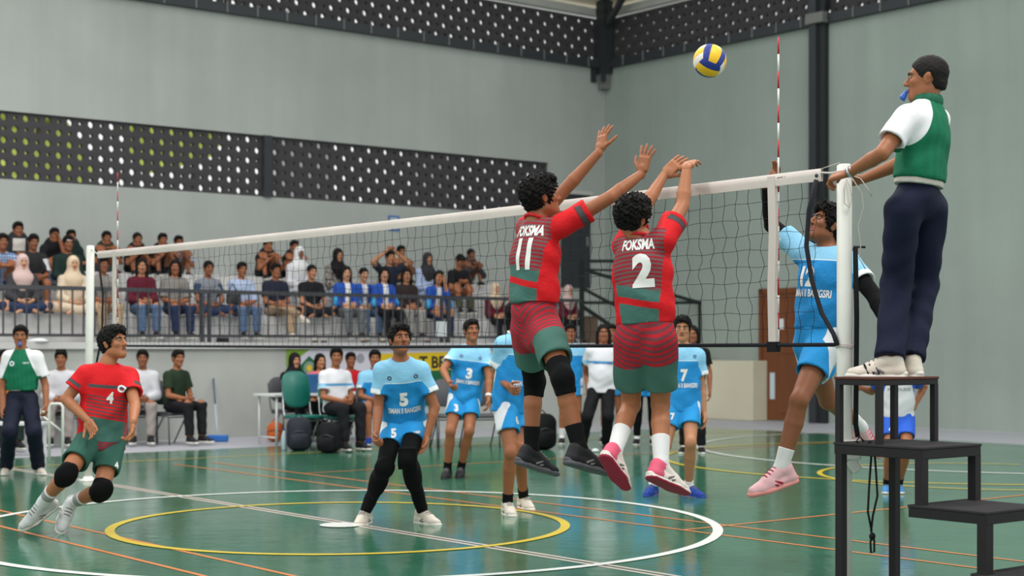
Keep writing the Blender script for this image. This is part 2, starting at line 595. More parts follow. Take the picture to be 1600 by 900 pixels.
# ---- railing of the stand
RA = WALLA + .02
rail = thing('stand_railing', 'grey steel balustrade along the front edge of the spectator stand', 'railing', C(RA, 0, SLAB))
rb0, rb1 = b_at(-190, RA), SEND
RTOP, RBOT = 2.29, 1.60
MB().bar(C(RA, rb0, RTOP), C(RA, rb1, RTOP), .028, .03).build('top_rail', M_RAIL, rail)
MB().bar(C(RA, rb0, RBOT), C(RA, rb1, RBOT), .022, .022).build('bottom_rail', M_RAIL, rail)
_bal = MB().box((0, 0, 0), (.011, .011, (RTOP - RBOT) / 2)).mesh('baluster', M_RAIL)
_n = int((rb1 - rb0) / .172)
for i in range(_n + 1):
    p = C(RA, rb0 + i * .172, (RTOP + RBOT) / 2)
    o = obj('baluster', _bal, rail, tuple(p - np.array(rail.location)))
for px in (316, 327, 690, 700, 868):
    b_ = b_at(px, RA)
    MB().cbox(RA - .025, RA + .025, b_ - .025, b_ + .025, SLAB, RTOP).build('post', M_RAIL, rail)

# ---- black stair balustrade at the right end of the stand
SA = WALLA - .5
st = thing('stair_balustrade', 'black green steel stair balustrade at the right end of the stand', 'railing', C(SA, SEND, SLAB))
def sp(px, py, a=SA):
    b = b_at(px, a); p = C(a, b); p[2] = z_at(py, p); return p
for (x0, y0, x1, y1, w) in ((909, 407, 909, 530, .035), (961, 408, 961, 473, .025), (909, 408, 1010, 408, .03), (909, 421, 1010, 424, .02),
                            (909, 421, 1093, 473, .03), (909, 450, 1010, 503, .025), (909, 473, 1094, 473, .03),
                            (909, 478, 1000, 540, .03), (1093, 473, 1093, 541, .02)):
    MB().bar(sp(x0, y0), sp(x1, y1), w, w).build('rail', M_BLACKRAIL, st)
_bx = sp(921, 532)
wb = MB().box(_bx + np.array((0, .3, .2)), (.17, .2, .27)).build('wooden_crate', mat('brown_wood', (88, 70, 56), .7, var=.1), loc=_bx, bevel=.01)
tag(wb, 'brown wooden crate behind the stair balustrade', 'crate')

# ---- right end wall: cream block and wooden door
_c0, _c1 = a_at(1091, RB - .45), a_at(1176, RB - .45)
struct('wall_low_block', MB().cbox(_c0 - 1.2, _c1, RB - .45, RB, 0, 1.16), M_CREAM, 'low cream plastered block beside the wooden door', bevel=.015)
_e0 = a_at(1189, RB)
_e1 = _e0 + 1.05
def wood_fn(g, base):
    n = g.noise(9, 5, .65, stretch=(1, 1, .12))
    return g.mix(n, tuple(x * .55 for x in base), tuple(x * 1.35 for x in base))
M_WOOD = mat('brown_varnished_door', (118, 68, 38), 0.4, 0.5, fn=wood_fn)
M_GLASS = mat('pale_door_glass', (196, 212, 222), 0.12, 0.6)
dd = tag(thing('door_1', 'brown varnished wooden door with narrow glass strips', None, C(_e0, RB, 0)), kind='structure')
MB().cbox(_e0, _e0 + .08, RB - .07, RB, 0, 2.56).cbox(_e1 - .08, _e1, RB - .07, RB, 0, 2.56).cbox(_e0, _e1, RB - .07, RB, 2.46, 2.56).build('door_frame', M_WOOD, dd)
MB().cbox(_e0 + .08, _e1 - .08, RB - .045, RB, 0.02, 2.46).build('door_leaf', M_WOOD, dd)
for z0, z1 in ((.42, .93), (1.48, 1.98)):
    g_ = MB().cbox(_e0 + .28, _e0 + .40, RB - .055, RB - .04, z0, z1).build('glass_strip', M_GLASS, dd)
for z0, z1 in ((.15, 1.05), (1.3, 2.3)):
    MB().cbox(_e0 + .5, _e1 - .16, RB - .06, RB - .04, z0, z1).build('raised_panel', M_WOOD, dd, bevel=.008)
MB().cbox(_e0 + .41, _e0 + .64, RB - .064, RB - .06, 1.77, 1.97).build('paper_notice', mat('paper_white', (220, 222, 222), .8), dd)

# ---- small things fixed to the walls
_p = b_at(615, BACKA); _q = C(BACKA, _p)
_zs = z_at(349, _q)
ws = thing('wall_sign', 'small white sign with blue border on the back wall', 'sign', C(BACKA + .01, _p, _zs))
MB().cbox(BACKA, BACKA + .012, _p - .13, _p + .13, _zs - .15, _zs + .15).build('border', mat('sign_blue', (70, 110, 170), .6), ws)
MB().cbox(BACKA + .012, BACKA + .017, _p - .09, _p + .09, _zs - .11, _zs + .11).build('panel', mat('sign_white', (188, 198, 205), .6), ws)
_p = b_at(688, RA); _q = C(RA, _p); _zs = z_at(514, _q)
pn = MB().cbox(RA + .03, RA + .036, _p - .11, _p + .11, _zs - .13, _zs + .13).build('paper_notice', mat('notice_paper', (206, 210, 214), .8), loc=_q)
tag(pn, 'white paper notice hung on the stand railing', 'notice')

# ---- trees and grey walls added outside to dim and tint some ventilation holes
M_LEAF = mat('tree_foliage', (196, 208, 104), .8, .2, var=.4, vscale=1.6, bump=.8, bscale=5)  # foliage colour lightened to stand in for stronger outdoor light
M_BARK = mat('tree_bark', (84, 70, 56), .9, .1)
M_OUT = mat('dimming_wall_plaster', (206, 200, 206), .8, .2, var=.06)  # wall colour lightened in place of the brighter light outdoors
def added_tree(a, b, h, r, label):
    base = C(a, b, 0)
    t = thing('tree', label, 'tree', base, group='trees added outside the hall')
    rr = random.Random(int(b * 100))
    bm = bmesh.new()
    for k in range(7):
        ang = rr.uniform(0, 6.28); q = rr.uniform(0, r * .7)
        m_ = Matrix.Translation((q * math.cos(ang), q * math.sin(ang), h + rr.uniform(-r * .8, r * .8))) @ Matrix.Diagonal((1, 1, .85, 1))
        bmesh.ops.create_icosphere(bm, subdivisions=3, radius=r * rr.uniform(.35, .6), matrix=m_)
    for v in bm.verts:
        v.co += Vector((rr.uniform(-1, 1), rr.uniform(-1, 1), rr.uniform(-1, 1))) * .12
    me = bpy.data.meshes.new('foliage'); bm.to_mesh(me); bm.free(); me.materials.append(M_LEAF)
    obj('foliage', me, t)
    MB().tube([base, base + UP * h * .6, base + UP * h + D1 * .2], [.22, .17, .08], 8).build('trunk', M_BARK, t)
for b_, h_, r_, a_, lab in ((b_at(60, -22), 7.0, 2.2, -22.0, 'leafy tree added outside to dim and tint the left end of the lower block band'),
                            (b_at(300, -23), 6.2, 1.5, -23.0, 'leafy tree added outside to dim and tint the middle of the lower block band')):
    added_tree(a_, b_, h_, r_, lab)
_o0, _o1 = b_at(432, -19), b_at(515, -19)  # free-standing walls added where the holes should look dim
ob = thing('dimming_wall', 'plain grey wall added outside to dim part of the lower block band', 'wall', C(-19, _o0, 0))
MB().cbox(-19.5, -19, _o0, _o1, 0, 6.6).build('wall_body', M_OUT, ob)
MB().cbox(-19.6, -18.9, _o0 - .05, _o1 + .05, 6.6, 6.75).build('coping', M_DARK, ob)
_o0, _o1 = b_at(665, -19), b_at(708, -19)
ob = thing('dimming_wall', 'narrow grey wall added outside to dim the right end of the lower block band', 'wall', C(-19, _o0, 0))
MB().cbox(-19.5, -19, _o0, _o1, 0, 6.9).build('wall_body', M_OUT, ob)
MB().cbox(-19.6, -18.9, _o0 - .05, _o1 + .05, 6.9, 7.05).build('coping', M_DARK, ob)
# ================================================================== TEXT
_TXT = {}
def text_polys(body, thick=0.0, cut=0.06, spacing=1.0):
    """flat mesh of a text, unit letter height about 0.7, centred, cut into small cells so it can follow a surface"""
    key = (body, thick, cut, spacing)
    if key in _TXT:
        return _TXT[key]
    cu = bpy.data.curves.new('lettering', 'FONT')
    cu.body = body
    cu.size = 1.0
    cu.offset = thick
    cu.resolution_u = 3
    cu.space_character = spacing
    cu.align_x = 'CENTER'
    ob = bpy.data.objects.new('lettering_tmp', cu)
    COL.objects.link(ob)
    dg = bpy.context.evaluated_depsgraph_get()
    me = bpy.data.meshes.new_from_object(ob.evaluated_get(dg))
    bpy.data.objects.remove(ob); bpy.data.curves.remove(cu)
    bm = bmesh.new(); bm.from_mesh(me); bpy.data.meshes.remove(me)
    xs = [v.co.x for v in bm.verts]; ys = [v.co.y for v in bm.verts]
    x0, x1, y0, y1 = min(xs), max(xs), min(ys), max(ys)
    if cut:
        for ax, lo, hi in ((0, x0, x1), (1, y0, y1)):
            k = lo + cut
            while k < hi:
                co = Vector((k, 0, 0)) if ax == 0 else Vector((0, k, 0))
                no = Vector((1, 0, 0)) if ax == 0 else Vector((0, 1, 0))
                bmesh.ops.bisect_plane(bm, geom=bm.verts[:] + bm.edges[:] + bm.faces[:], plane_co=co, plane_no=no)
                k += cut
    bmesh.ops.triangulate(bm, faces=bm.faces[:])
    bm.verts.index_update()
    v = np.array([(q.co.x - (x0 + x1) / 2, q.co.y - (y0 + y1) / 2) for q in bm.verts])
    f = [tuple(q.index for q in fc.verts) for fc in bm.faces]
    bm.free()
    _TXT[key] = (v, f, x1 - x0, y1 - y0)
    return _TXT[key]

def flat_text(name, body, c, right, up, width, m, parent, off=0.0, thick=0.02, height=None):
    v, f, w, h = text_polys(body, thick, 0)
    sx = width / w
    sy = sx if height is None else height / h
    c = np.asarray(c, float)
    right, up = nrm(right), nrm(up)
    n = np.cross(right, up)
    pts = [c + right * p[0] * sx + up * p[1] * sy + n * off for p in v]
    return MB().add(pts, f).build(name, m, parent)

# ================================================================== NET AND POSTS
M_WHITEP = mat('white_post_paint', (225, 224, 218), 0.45, 0.45, var=0.06, vscale=9)
M_BAND = mat('white_net_band', (212, 202, 196), 0.75, 0.2, var=0.07, vscale=6)
M_CORD = mat('black_net_cord', (34, 36, 40), 0.8, 0.2)
M_DKBAND = mat('dark_net_cable', (38, 38, 46), 0.7, 0.2)
M_RED = mat('antenna_red', (178, 40, 48), 0.4)
M_ANTW = mat('antenna_white', (232, 228, 224), 0.4)
M_BLACK = mat('black_fabric', (22, 22, 25), 0.75, 0.25)
NZ1, NZ0 = 2.43, 1.43
NA0, NA1 = -4.92, 4.86

def net_top(a):
    return NZ1 - 0.018 * (1 - (a / 4.8) ** 2)

net = thing('volleyball_net', 'black mesh volleyball net with white top band and side bands', 'net', C(0, 0, 1.43))
# top band: two cloth layers around the cable, gently waved
tb = MB()
N_ = 90
for side in (-1, 1):
    vs, fs = [], []
    for i in range(N_ + 1):
        a = NA0 + (NA1 - NA0) * i / N_
        w = 0.006 * math.sin(a * 5.1) + 0.004 * math.sin(a * 11.7 + 1)
        for k, (dz, dy) in enumerate(((0.004, 0.0), (0, .008), (-.034, .010), (-.068, .007))):
            vs.append(C(a, side * dy + w * (0.3 + 0.25 * k), net_top(a) + dz))
    for i in range(N_):
        for k in range(3):
            q = (i * 4 + k, i * 4 + k + 1, i * 4 + k + 5, i * 4 + k + 4)
            fs.append(q if side > 0 else q[::-1])
    tb.add(vs, fs, True)
# closed along the bottom edge
vs, fs = [], []
for i in range(N_ + 1):
    a = NA0 + (NA1 - NA0) * i / N_
    w = 0.006 * math.sin(a * 5.1) + 0.004 * math.sin(a * 11.7 + 1)
    vs += [C(a, -.007 + w * 1.05, net_top(a) - .068), C(a, .007 + w * 1.05, net_top(a) - .068)]
for i in range(N_):
    fs.append((2 * i, 2 * i + 1, 2 * i + 3, 2 * i + 2))
tb.add(vs, fs)
tb.build('top_band', M_BAND, net)
# mesh cords
cords = MB()
def nz(a, k):  # height of horizontal k at a
    top = net_top(a) - .06
    return top + (NZ0 + .01 - top) * k / 10.0
NV = 96
for i in range(NV + 1):
    a = NA0 + .05 + (NA1 - NA0 - .1) * i / NV
    pts = []
    for k in range(0, 21):
        kk = k / 2.0
        amp = 0.012 * math.sin(kk / 10 * math.pi) + .003
        aa = a + amp * math.sin(k * 1.57 + i * 2.1) + 0.03 * (kk / 10) ** 2 * math.sin(i * .37)
        pts.append(C(aa, .006 * math.sin(k * 1.1 + i), nz(a, kk)))
    cords.tube(pts, .0015, 4, False)
for k in range(1, 10):
    pts = []
    for i in range(NV * 2 + 1):
        a = NA0 + .05 + (NA1 - NA0 - .1) * i / (NV * 2)
        pts.append(C(a, .004 * math.sin(i * .7 + k), nz(a, k) + .005 * math.sin(i * .45 + 2 * k) + .003 * math.sin(i * 1.3 + k)))
    cords.tube(pts, .0014, 4, False)
cords.build('mesh_cords', M_CORD, net, kind='stuff')
MB().tube([C(NA0, 0, NZ0 + .012), C(0, 0, NZ0 - .002), C(NA1 + .15, 0, NZ0 + .012)], .0115, 8).build('bottom_cable', M_DKBAND, net)
for a0, lean in ((-4.5, .03), (4.5, .0)):
    s = MB()
    vs = []
    for z in (0, .33, .34, .66, .98):
        for w in (-.028, .028):
            for y in (-.012, .012):
                vs.append(C(a0 + w + .006 * math.sin(z * 9 + a0), y - .006, net_top(a0) - .01 - z))
    fs = []
    for i in range(4):
        k = i * 4
        fs += [(k, k + 1, k + 5, k + 4), (k + 2, k + 3, k + 7, k + 6), (k, k + 2, k + 6, k + 4), (k + 1, k + 3, k + 7, k + 5)]
    s.add(vs, fs)
    s.build('side_band', M_BAND, net)
    MB().cbox(a0 - .035, a0 + .035, -.02, .02, NZ0 - .03, NZ0 + .03).build('side_band_clip', M_BLACK, net)
for a in (4.66, 4.83):
    MB().tube([C(a, -.014, NZ1 - .034), C(a, .014, NZ1 - .034)], .011, 10).build('eyelet', M_DARK, net)
flat_text('band_mark', 'GTO', C(4.575, -.0155, NZ1 - .033) , D1, UP, .075, M_BLACK, net, 0.0, .02)

def antenna(a, label):
    t = thing('antenna', label, 'antenna', C(a, -.022, NZ0 + .05), group='antennas clipped to the net')
    for k in range(18):
        MB().tube([C(a, .024, NZ0 + k * .1), C(a, .024, NZ0 + k * .1 + .1)], .0055, 8).build('antenna_band', M_ANTW if k % 2 == 0 else M_RED, t)
    MB().cbox(a - .02, a + .02, .005, .04, NZ1 - .07, NZ1 - .03).build('clamp', M_BAND, t)
antenna(4.515, 'red and white striped antenna on the net beside the referee')
antenna(-4.49, 'red and white striped antenna at the far left end of the net')

def post(a, b, h, label, lean=0.0):
    base = C(a, b)
    t = thing('net_post', label, 'post', base)
    top = base + np.array((0, 0, h)) - D1 * math.copysign(lean, a)
    MB().tube([base, base * .5 + top * .5, top, top + np.array((0, 0, .008))], [.042, .042, .042, .030], 20).build('pole', M_WHITEP, t)
    MB().lathe(base, [(.10, 0), (.10, .012), (.06, .02), (.045, .05)], 20).build('foot_collar', M_WHITEP, t)
    return t
pn_ = post(5.02, 0, 2.435, 'thick white steel net post beside the referee stand')
pb = C(5.02, 0)
cr = nrm(np.array((1.0, 0.05, 0)))
MB().box(pb + np.array((.02, -.01, .86)), (.062, .055, .055)).build('winch_box', M_WHITEP, pn_, bevel=.012)
MB().box(pb + np.array((.045, -.015, .775)), (.03, .04, .04), np.array(((.8, 0, .6), (0, 1, 0), (-.6, 0, .8)))).build('winch_box', M_WHITEP, pn_, bevel=.01)
MB().tube([pb + np.array((.058, -.01, 1.98)), pb + np.array((.065, -.015, 1.6)), pb + np.array((.06, -.015, 1.0)), pb + np.array((.07, -.02, .93))], .014, 10).build('tension_tube', M_BLACK, pn_)
MB().tube([pb + np.array((.05, 0, 1.985)), pb + np.array((.115, -.01, 1.983))], .007, 8).build('tube_bolt', M_DARK, pn_)
for k in range(3):
    MB().tube([pb + np.array((.035 * math.cos(t) * 1.3, .045 * math.sin(t) * 1.1, 1.43 + .006 * k + .004 * math.sin(t * 2))) for t in np.linspace(0, 2 * math.pi, 17)], .004, 6).build('lashing_rope', M_BAND, pn_)
pf = post(-5.22, .02, 2.50, 'white steel net post at the far left sideline', .06)
pfb = C(-5.22, .02)
MB().tube([pfb + np.array((.1, 0, 2.42)), pfb + np.array((.16, -.01, 2.0)), pfb + np.array((.15, -.01, 1.55)), pfb + np.array((.06, -.01, 1.1))], .012, 8).build('tension_strap', M_BLACK, pf)
MB().tube([C(-5.22, .02, 2.48) + D1 * .06, C(NA0, 0, NZ1 - .03)], .006, 6).build('net_rope', M_BAND, pf)
# ropes and strap at the near post
rp = thing('tension_rope', 'loose white ropes knotted round the near post top', 'rope', pb + np.array((0, 0, 2.3)))
MB().tube([C(NA1, -.01, NZ1 - .02), C(NA1 + .08, -.012, NZ1 - .03), pb + np.array((-.03, -.05, 2.40))], .006, 6).build('rope', M_BAND, rp)
MB().tube([C(NA1, -.01, NZ1 + .0), pb + np.array((-.03, -.02, 2.45))], .002, 5).build('wire', M_BAND, rp)
def loose(pts): return [pb + np.array(p) for p in pts]
MB().tube(loose([(.0, -.047, 2.36), (.02, -.05, 2.31), (.03, -.05, 2.25), (.015, -.05, 2.20), (-.01, -.05, 2.22), (-.012, -.05, 2.30), (0, -.05, 2.36)]), .003, 5).build('rope_loop', M_BAND, rp)
MB().tube(loose([(.03, -.03, 2.38), (.08, -.04, 2.36), (.12, -.05, 2.30), (.14, -.05, 2.26)]), .003, 5).build('rope_end', M_BAND, rp)
MB().tube(loose([(.04, -.02, 2.36), (.09, -.03, 2.28), (.10, -.03, 2.2), (.07, -.03, 2.1), (.085, -.03, 2.0), (.075, -.03, 1.92), (.11, -.03, 1.86)]), .003, 5).build('rope_end', M_BAND, rp)
stp = MB()
_pts = [C(4.845, -.03, 2.37), C(4.80, -.04, 2.2), C(4.79, -.05, 2.0), C(4.83, -.05, 1.8), C(4.90, -.05, 1.62), C(4.99, -.055, 1.50), C(5.02, -.06, 1.44)]
stp.tube(_pts, .0135, 8)
tag(stp.build('net_strap', M_DKBAND, loc=C(4.9, -.05, 1.5)), 'curved dark strap hanging from the net band to the near post', 'strap')
# hanging cord
hc = thing('hanging_cord', 'black knotted cord hanging from the referee stand beside the post', 'cord', W(1363, 700, 8.3))
hp = lambda px, py, d=0: W(px, py, 8.3 + d)
MB().tube([hp(1350, 690), hp(1343, 682, .02), hp(1338, 690), hp(1348, 698), hp(1360, 690, -.02), hp(1362, 705), hp(1358, 760), hp(1356, 800), hp(1362, 830)], .006, 6).build('cord', M_BLACK, hc)
MB().tube([hp(1356, 692), hp(1366, 700), hp(1369, 740), hp(1371, 775), hp(1364, 805), hp(1361, 830)], .006, 6).build('cord', M_BLACK, hc)
MB().tube([hp(1361, 830), hp(1366, 845), hp(1366, 862), hp(1361, 864), hp(1360, 848), hp(1363, 832)], .006, 6).build('cord_loop', M_BLACK, hc)
MB().lathe(hp(1363, 838), [(.006, -.02), (.017, -.008), (.017, .008), (.006, .02)], 10).build('knot', M_BLACK, hc)

# ================================================================== REFEREE STAND
M_STANDM = mat('black_stand_steel', (30, 27, 29), 0.6, 0.35, var=0.1, vscale=12)
M_CARPET = mat('charcoal_carpet_tread', (62, 60, 62), 0.95, 0.1, var=0.2, vscale=60, bump=0.6, bscale=240)
M_PLYTOP = mat('reddish_board_edge', (92, 54, 46), 0.7, 0.2, var=0.1)
stand = thing('referee_stand', 'black stepped steel referee stand with carpeted treads', 'stand', C(5.6, 0, 0))
SB0, SB1_ = -.25, .25
SA0 = 5.16
ST_TOP, ST_MID, ST_LOW = 1.27, .918, .62
def platform(a0, a1, z, m_t, m_f, th=.05, tn='tread', fn_='step_frame'):
    MB().cbox(a0 - .004, a1 + .004, SB0 - .004, SB1_ + .004, z - .014, z).build(tn, m_t, stand, bevel=.004)
    MB().cbox(a0, a1, SB0, SB1_, z - .014 - th, z - .014).build(fn_, m_f, stand, bevel=.004)
platform(SA0, SA0 + .30, ST_TOP, M_PLYTOP, M_STANDM, .03, 'top_board', 'top_frame')
platform(SA0 - .005, SA0 + .57, ST_MID, M_CARPET, M_STANDM)
platform(SA0 + .48, SA0 + .95, ST_LOW, M_CARPET, M_STANDM)
platform(SA0 + .86, SA0 + 1.30, .31, M_CARPET, M_STANDM)
def leg3(a, z1, z0, w):
    for b_ in (SB0 + w, SB1_ - w):
        MB().cbox(a - w, a + w, b_ - w, b_ + w, z0, z1).build('leg', M_STANDM, stand)
leg3(SA0 + .018, ST_TOP - .04, ST_MID, .016)
leg3(SA0 + .284, ST_TOP - .04, ST_MID, .016)
leg3(SA0 + .025, ST_MID - .06, 0, .022)
leg3(SA0 + .545, ST_MID - .06, ST_LOW, .024)
leg3(SA0 + .92, ST_LOW - .06, 0, .028)
leg3(SA0 + 1.27, .25, 0, .025)
MB().cbox(SA0 + .01, SA0 + .04, SB0 + .04, SB1_ - .04, .10, .13).build('brace', M_STANDM, stand)

# ================================================================== BALL
def ball_fn(g, base):
    x, y, z = g.obj3()
    R = 0.105
    x, y, z = x / R, y / R, z / R
    ax, ay, az = x.abs(), y.abs(), z.abs()
    mx = g.m('MAXIMUM', g.m('MAXIMUM', ax, ay), az)
    isx = ax > (mx - .0001); isz = (az > (mx - .0001))
    blue, yel, wht = lin((38, 56, 138)), lin((240, 190, 30)), lin((232, 226, 220))
    # three strips on each face of the cube sphere
    s_z = (y / mx).abs() < .36
    s_x = (z / mx).abs() < .36
    s_y = (x / mx).abs() < .36
    c_y = g.mix(s_y, blue, yel)
    c_x = g.mix(s_x, wht, yel)
    c_z = g.mix(s_z, blue, yel)
    c = g.mix(isx, c_y, c_x)
    return g.mix(isz, c, c_z)
M_BALL = mat('volleyball_panels', (240, 190, 40), 0.45, 0.4, fn=ball_fn)
bm = bmesh.new()
bmesh.ops.create_icosphere(bm, subdivisions=5, radius=.105)
for v in bm.verts:
    u = v.co.normalized(); m_ = max(abs(u.x), abs(u.y), abs(u.z))
    ax = [abs(u.x), abs(u.y), abs(u.z)].index(m_)
    t = (u.z, u.x, u.y)[(0, 1, 2)[ax]] / m_ if False else ((u.z / m_) if ax == 0 else (u.x / m_) if ax == 1 else (u.y / m_))
    e = min(abs(abs(t) - .36), abs(m_ - sorted((abs(u.x), abs(u.y), abs(u.z)))[1]))
    v.co = u * (.105 - .0022 * max(0, 1 - e / .035))
for f in bm.faces: f.smooth = True
me = bpy.data.meshes.new('volleyball'); bm.to_mesh(me); bm.free(); me.materials.append(M_BALL)
ball = obj('volleyball', me, None, tuple(W(1109, 95, 9.85)))
ball.rotation_euler = (math.radians(-28), math.radians(22), math.radians(8))
tag(ball, 'blue, yellow and white volleyball flying above the net', 'ball')

# ================================================================== FURNITURE BY THE WALL
M_GREENV = mat('green_vinyl', (14, 104, 92), 0.35, 0.5, var=.04)
M_CHROME = mat('chrome_tube', (190, 192, 195), 0.25, 0.6, metal=0.9)
M_GREYV = mat('grey_vinyl', (74, 74, 80), 0.5, 0.4)
M_DKTUBE = mat('grey_folding_tube', (84, 84, 88), 0.4, 0.5, metal=.4)

def rounded_slab(mb, c, R, w, h, th, rnd, n=6, arch=False):
    """rounded rectangle w x h in the R[0]/R[1] plane, thickness th along R[2]"""
    pts = []
    for cx_, cy_, t0 in ((w / 2 - rnd, h / 2 - rnd, 0), (-w / 2 + rnd, h / 2 - rnd, 90), (-w / 2 + rnd, -h / 2 + rnd, 180), (w / 2 - rnd, -h / 2 + rnd, 270)):
        for k in range(n + 1):
            t = math.radians(t0 + 90 * k / n)
            pts.append((cx_ + rnd * math.cos(t), cy_ + rnd * math.sin(t)))
    N = len(pts); vs = []; fs = []
    prof = ((-th / 2, .94), (-th / 4, 1.0), (th / 4, 1.0), (th / 2, .94))
    for dz, sc in prof:
        for x, y in pts:
            vs.append(np.asarray(c) + R[0] * x * sc + R[1] * y * sc + R[2] * dz)
    for i in range(3):
        for j in range(N):
            fs.append((i * N + j, i * N + (j + 1) % N, (i + 1) * N + (j + 1) % N, (i + 1) * N + j))
    fs.append(tuple(range(N))[::-1]); fs.append(tuple(range(3 * N, 4 * N)))
    return mb.add(vs, fs, True)

def chair(loc, yaw, label, m_pad, m_tube, backh=.42, seat_z=.45, name='stacking_chair', group=None):
    """yaw as for people: 0 faces the camera, 90 faces picture right"""
    f = np.array((math.sin(math.radians(yaw)), -math.cos(math.radians(yaw)), 0)); r = np.array((f[1], -f[0], 0))
    loc = np.asarray(loc, float)
    t = thing(name, label, 'chair', loc, group=group)
    P = lambda x, y, z: loc + r * x + f * y + UP * z
    rounded_slab(MB(), P(0, 0, seat_z), (r, f, UP), .44, .42, .05, .06).build('seat', m_pad, t)
    bd = nrm(UP * 1.0 - f * .22); bn = np.cross(r, bd)
    rounded_slab(MB(), P(0, -.25, seat_z + .12 + backh / 2), (r, bd, bn), .42, backh, .04, .16).build('backrest', m_pad, t)
    for s in (-1, 1):
        MB().tube([P(s * .215, .2, 0), P(s * .21, .17, seat_z - .04), P(s * .21, -.15, seat_z - .03), P(s * .205, -.215, seat_z + .08), P(s * .2, -.29, seat_z + .12 + backh * .75)], .011, 8).build('frame_tube', m_tube, t)
        MB().tube([P(s * .215, -.25, 0), P(s * .205, .05, seat_z - .04)], .011, 8).build('rear_leg', m_tube, t)
    MB().tube([P(-.2, .17, seat_z - .05), P(.2, .17, seat_z - .05)], .009, 8).build('cross_tube', m_tube, t)
    return t
def wp(px, Y, z=0.0):
    return np.array(((px - CX) / FPX * Y, Y, z))
chair(wp(474, 21.9), 32, 'empty green vinyl stacking chair beside the officials table', M_GREENV, M_CHROME, .52)
chair(wp(530, 21.9), 30, 'green vinyl stacking chair under the man in white jersey', M_GREENV, M_CHROME, .46)
chair(wp(270, 23.0), 50, 'grey folding chair under the man in dark olive polo', M_GREYV, M_DKTUBE, .36, name='folding_chair')
chair(wp(98, 22.6), 15, 'grey chair under the man in a black cap', M_GREYV, M_DKTUBE, .36, name='folding_chair')
chair(wp(222, 23.0), 15, 'grey chair under the seated person behind red player number 4', M_GREYV, M_DKTUBE, .36, name='folding_chair')
chair(wp(452, 23.9), 40, 'dark folding chair under the woman in black headscarf', M_GREYV, M_DKTUBE, .4, name='folding_chair')
chair(wp(494, 24.2), 30, 'dark folding chair under the woman in pink', M_GREYV, M_DKTUBE, .4, name='folding_chair')
chair(wp(585, 22.7), 20, 'dark folding chair under the seated blue player', M_GREYV, M_DKTUBE, .4, name='folding_chair')
for px, lab in ((703, 'empty grey folding chair behind the left elbow of player three'), (752, 'empty grey folding chair between players three and six'), (655, 'empty grey folding chair half hidden by player five')):
    chair(wp(px, 22.2), 18, lab, M_GREYV, M_DKTUBE, .4, name='folding_chair', group='empty folding chairs on the bench side')

# officials table
M_TABLE = mat('white_table_top', (214, 216, 216), 0.5)
tbl = thing('officials_table', 'long white folding table in front of the banner', 'table', wp(500, 23.2))
f_, r_ = D1, -D2
def TP(x, y, z): return wp(500, 23.2) + D2 * x + D1 * y + UP * z
MB().box(TP(0, 0, .73), (.95, .3, .018), (D2, D1, UP)).build('tabletop', M_TABLE, tbl, bevel=.006)
for sx in (-.88, .88):
    for sy in (-.25, .25):
        MB().tube([TP(sx, sy, 0), TP(sx, sy, .72)], .018, 8).build('leg', M_TABLE, tbl)
    MB().tube([TP(sx, -.25, .12), TP(sx, .25, .12)], .012, 8).build('stretcher', M_TABLE, tbl)
# goods on the table
M_BLUEBOX = mat('blue_box', (44, 92, 140), .5)
bx = MB().box(TP(-.05, -.02, .749 + .14), (.2, .12, .14), (D2, D1, UP)).build('score_box', M_BLUEBOX, loc=TP(-.05, -.02, .75), bevel=.015)
tag(bx, 'blue plastic box standing on the officials table', 'box')
def bottle(loc, label, col, h=.22, r=.03, capc=(40, 80, 170)):
    t = thing('water_bottle', label, 'bottle', loc)
    m = mat('bottle_%d_%d_%d' % col, col, .15, .6)
    MB().lathe(loc, [(r * .9, 0), (r, .01), (r, h * .65), (r * .5, h * .85), (r * .4, h * .92)], 14).build('bottle_body', m, t)
    MB().lathe(np.asarray(loc) + np.array((0, 0, h * .92)), [(r * .48, 0), (r * .48, h * .08)], 12).build('bottle_cap', mat('cap_%d_%d_%d' % capc, capc, .4), t)
bottle(TP(-.4, .12, .748), 'small blue drink bottle on the left end of the table', (52, 96, 170))
bottle(TP(-.25, .05, .748), 'orange drink bottle on the officials table', (230, 128, 60))
bottle(TP(.18, .15, .748), 'yellow capped drink bottle on the officials table', (200, 190, 120), capc=(220, 190, 50))
bottle(wp(444, 21.6), 'clear water bottle on the floor beside the backpack', (176, 196, 204), .3, .04)

def backpack(loc, yaw, label, col, h=.46, w=.34, d=.2):
    f = np.array((math.sin(math.radians(yaw)), -math.cos(math.radians(yaw)), 0)); r = np.array((f[1], -f[0], 0))
    loc = np.asarray(loc, float); t = thing('backpack', label, 'backpack', loc)
    m = mat('pack_%d_%d_%d' % col, col, .8, .2, var=.15, vscale=14, bump=.4, bscale=40)
    R = (r, UP, f)
    rounded_slab(MB(), loc + UP * h / 2, R, w, h, d, .12).build('pack_body', m, t)
    rounded_slab(MB(), loc + UP * h * .3 + f * (d / 2 + .02), R, w * .78, h * .45, .08, .05).build('front_pocket', m, t)
    MB().tube([loc + UP * h + r * .05, loc + UP * (h + .05), loc + UP * h - r * .05], .009, 6).build('carry_handle', m, t)
    MB().tube([loc + UP * h * .52 + f * (d / 2 + .005) + r * w * .38, loc + UP * h * .6 + f * (d / 2 + .01), loc + UP * h * .52 + f * (d / 2 + .005) - r * w * .38], .006, 6).build('zip', M_DKTUBE, t)
    for s in (-1, 1):
        MB().tube([loc + UP * h * .9 - f * d * .5 + r * s * .08, loc + UP * h * .6 - f * (d * .5 + .05) + r * s * .1, loc + UP * h * .12 - f * d * .5 + r * s * .12], .014, 6).build('shoulder_strap', m, t)
